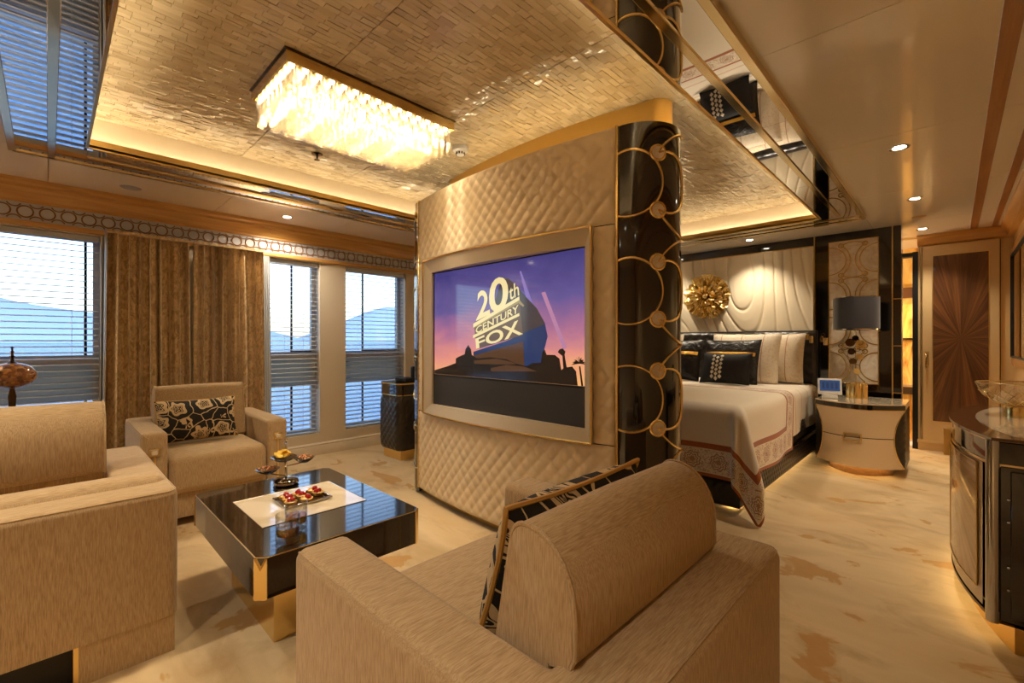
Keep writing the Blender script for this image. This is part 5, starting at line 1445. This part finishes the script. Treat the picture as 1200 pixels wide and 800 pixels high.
tx, ty = -0.775, 4.79
tb_ = thing('control_tablet', 'white control tablet with a blue screen on the nightstand', 'tablet', (tx, ty, 0.60))
Mt = Matrix.Translation((tx, ty, 0.60)) @ Matrix.Rotation(math.radians(16), 4, 'Z')
obj('tablet_foot', B().rbox(-0.055, 0.055, -0.02, 0.05, 0.0, 0.034, 0.006, 2).xf(Mt), white_plastic, tb_)
Ms = Mt @ Matrix.Translation((0, -0.006, 0.036)) @ Matrix.Rotation(math.radians(-14), 4, 'X')
obj('tablet_body', B().rbox(-0.088, 0.088, -0.007, 0.007, 0.0, 0.142, 0.006, 2).xf(Ms), white_plastic, tb_)
sb_ = obj('tablet_screen', B().box(-0.073, 0.073, -0.0085, -0.0068, 0.03, 0.124).xf(Ms), emit('tablet_blue', S(30, 74, 124), 0.35), tb_)
ic = emit('tablet_icon', S(14, 30, 60), 0.6)
for k in range(4):
    obj('screen_icon', B().box(-0.058+0.032*k, -0.038+0.032*k, -0.0092, -0.0086, 0.05, 0.105).xf(Ms), ic, sb_)

# ================================================================== CONSOLE CABINET AND BOWL
cs = thing('console_cabinet', 'bow fronted console with radiating veneer doors and dark rimmed stone top', 'cabinet', (0.25, 2.95, 0))
KY0, KY1, KZ = 2.375, 3.53, 0.755
def kx(y): 
    s = (y-(KY0+KY1)/2)/((KY1-KY0)/2); return -0.002+0.112*abs(s)**2.0
def kplan(o_, n=28, y0=KY0, y1=KY1, ext=0.0):
    return [(kx(y0+(y1-y0)*i/n)-o_, (y0+(y1-y0)*i/n)+ext*(2*i/n-1)) for i in range(n+1)] + [(XR-0.004, y1+ext), (XR-0.004, y0-ext)]
obj('cabinet_body', B().prism(kplan(-0.012), 0.10, 0.655), lacquer_b, cs)
obj('gilt_plinth', B().prism(kplan(-0.045), 0.0, 0.10), gold_soft, cs)
obj('plinth_lip', B().prism(kplan(0.004), 0.092, 0.104), dark_metal, cs)
obj('floor_led_strip', B().tube([(kx(KY0+0.05+(KY1-KY0-0.1)*i/20)+0.030, KY0+0.05+(KY1-KY0-0.1)*i/20, 0.085) for i in range(21)], 0.005, 6), led_low, cs)
obj('drawer_band', B().prism(kplan(0.002), 0.662, 0.742), lacquer, cs)
obj('gilt_trim', B().prism(kplan(0.006), 0.652, 0.662), champagne, cs)
obj('gilt_trim', B().prism(kplan(0.006), 0.738, 0.744), champagne, cs)
rim_brown = m_wood('top_rim_brown', S(76, 46, 26), S(104, 66, 38), (20, 20, 20), 0.12, 0.8)
obj('top_slab', B().prism(kplan(0.012, ext=0.01), 0.744, KZ), rim_brown, cs)
inner = [(kx(KY0+0.07+(KY1-KY0-0.14)*i/24)+0.075, KY0+0.07+(KY1-KY0-0.14)*i/24) for i in range(25)] + [(XR-0.02, KY1-0.08), (XR-0.02, KY0+0.08)]
obj('stone_top', B().prism(inner, KZ-0.002, KZ+0.0015), marble_c, cs)
v1 = m_radial('console_veneer', S(212, 172, 120), S(232, 198, 150), S(176, 132, 84), (2.96, 0.64), (1, 2), 0.2, 0.6, 30.0)
frame_m = base_mat('console_frame', S(214, 184, 142), 0.2, coat=0.6)
for ya, yb in ((2.455, 2.945), (2.955, 3.445)):
    d_ = obj('cabinet_door', B().grid(lambda u, v: (kx(ya+(yb-ya)*u)-0.002, ya+(yb-ya)*u, 0.112+0.535*v), 16, 3), frame_m, cs)
    obj('door_veneer', B().grid(lambda u, v: (kx(ya+0.03+(yb-ya-0.034)*u)-0.006, ya+0.03+(yb-ya-0.034)*u, 0.165+0.475*v), 16, 3), v1, d_)
    path = [(kx(ya+0.03+(yb-ya-0.034)*i/16)-0.007, ya+0.03+(yb-ya-0.034)*i/16, 0.165) for i in range(17)]
    path += [(kx(yb-0.004)-0.007, yb-0.004, 0.64)] + [(p[0], p[1], 0.64) for p in path[::-1]]
    obj('gilt_trim', B().tube(path, 0.003, 5, True), gold, d_)
for y_ in (KY0+0.012, KY1-0.012):
    obj('chrome_post', B().lathe([(0.02, 0.0), (0.02, 0.655)], 18, (kx(y_)-0.002, y_, 0.09)), chrome, cs)
obj('glass_side', B().rbox(kx(KY0)+0.035, XR-0.02, KY0-0.008, KY0+0.004, 0.12, 0.64, 0.003, 1), lacquer, cs)
for z in (0.22, 0.30, 0.46, 0.54): obj('side_stud', B().lathe([(0.0, 0.0), (0.004, 0.0), (0.0, 0.003)], 8).xf(Matrix.Translation((kx(KY0)+0.03, KY0-0.008, z)) @ Matrix.Rotation(PI/2, 4, 'X')), chrome, cs)
yc_ = 2.97
cl_ = B()
for bx in ((yc_-0.028, yc_+0.028, 0.685, 0.692), (yc_-0.028, yc_+0.028, 0.568, 0.575), (yc_-0.028, yc_-0.021, 0.575, 0.685), (yc_+0.021, yc_+0.028, 0.575, 0.685)):
    cl_.box(kx(yc_)-0.03, kx(yc_)-0.006, bx[0], bx[1], bx[2], bx[3])
obj('door_clasp', cl_, gold_soft, cs, smooth=False)

bwx, bwy = 0.215, 3.11
bw = thing('crystal_bowl', 'cut crystal bowl on a gilt foot standing on the console', 'bowl', (bwx, bwy, KZ+0.0015))
obj('bowl_foot', B().lathe([(0.0, 0.0), (0.05, 0.0), (0.05, 0.040), (0.046, 0.046), (0.0, 0.046)], 32, (bwx, bwy, KZ+0.002)), gold, bw)
obj('bowl_glass', B().lathe([(0.0, 0.046), (0.05, 0.05), (0.095, 0.075), (0.125, 0.105), (0.142, 0.15), (0.137, 0.151), (0.119, 0.107), (0.09, 0.08), (0.045, 0.056), (0.0, 0.053)], 48, (bwx, bwy, KZ+0.002)), bowl_glass, bw)
obj('bowl_rim', B().tube([(bwx+0.1395*math.cos(2*PI*i/48), bwy+0.1395*math.sin(2*PI*i/48), KZ+0.153) for i in range(48)], 0.0025, 5, True), champagne, bw)
for sg in (1, -1):
    for k in range(14):
        pts = []
        for i in range(9):
            q = i/8; r = 0.052+0.078*q**0.8; z = KZ+0.054+0.062*q**1.25; a = 2*PI*k/14 + sg*q*0.62
            pts.append((bwx+r*1.01*math.cos(a), bwy+r*1.01*math.sin(a), z))
        obj('cut_line', B().tube(pts, 0.0016, 4), champagne, bw)

# ================================================================== FRAMED WALL PANEL ON THE RIGHT WALL
wm = thing('wall_mirror', 'large black edged mirror in a moulded wooden frame on the wall past the console', 'mirror', (XR-0.02, 5.45, 1.42))
y0, y1, z0, z1 = 4.80, 6.02, 0.96, 1.87
for bx in ((y0-0.07, y1+0.07, z1, z1+0.07), (y0-0.07, y1+0.07, z0-0.07, z0), (y0-0.07, y0, z0, z1), (y1, y1+0.07, z0, z1)):
    obj('wood_frame', B().rbox(XR-0.022, XR-0.001, *bx, 0.006, 2), cornice_wood, wm)
for bx in ((y0, y1, z1-0.012, z1), (y0, y1, z0, z0+0.012), (y0, y0+0.012, z0, z1), (y1-0.012, y1, z0, z1)):
    obj('black_edge', B().box(XR-0.034, XR-0.001, *bx), black_soft, wm)
obj('mirror_glass', B().box(XR-0.022, XR-0.004, y0+0.012, y1-0.012, z0+0.012, z1-0.012), mirror, wm)
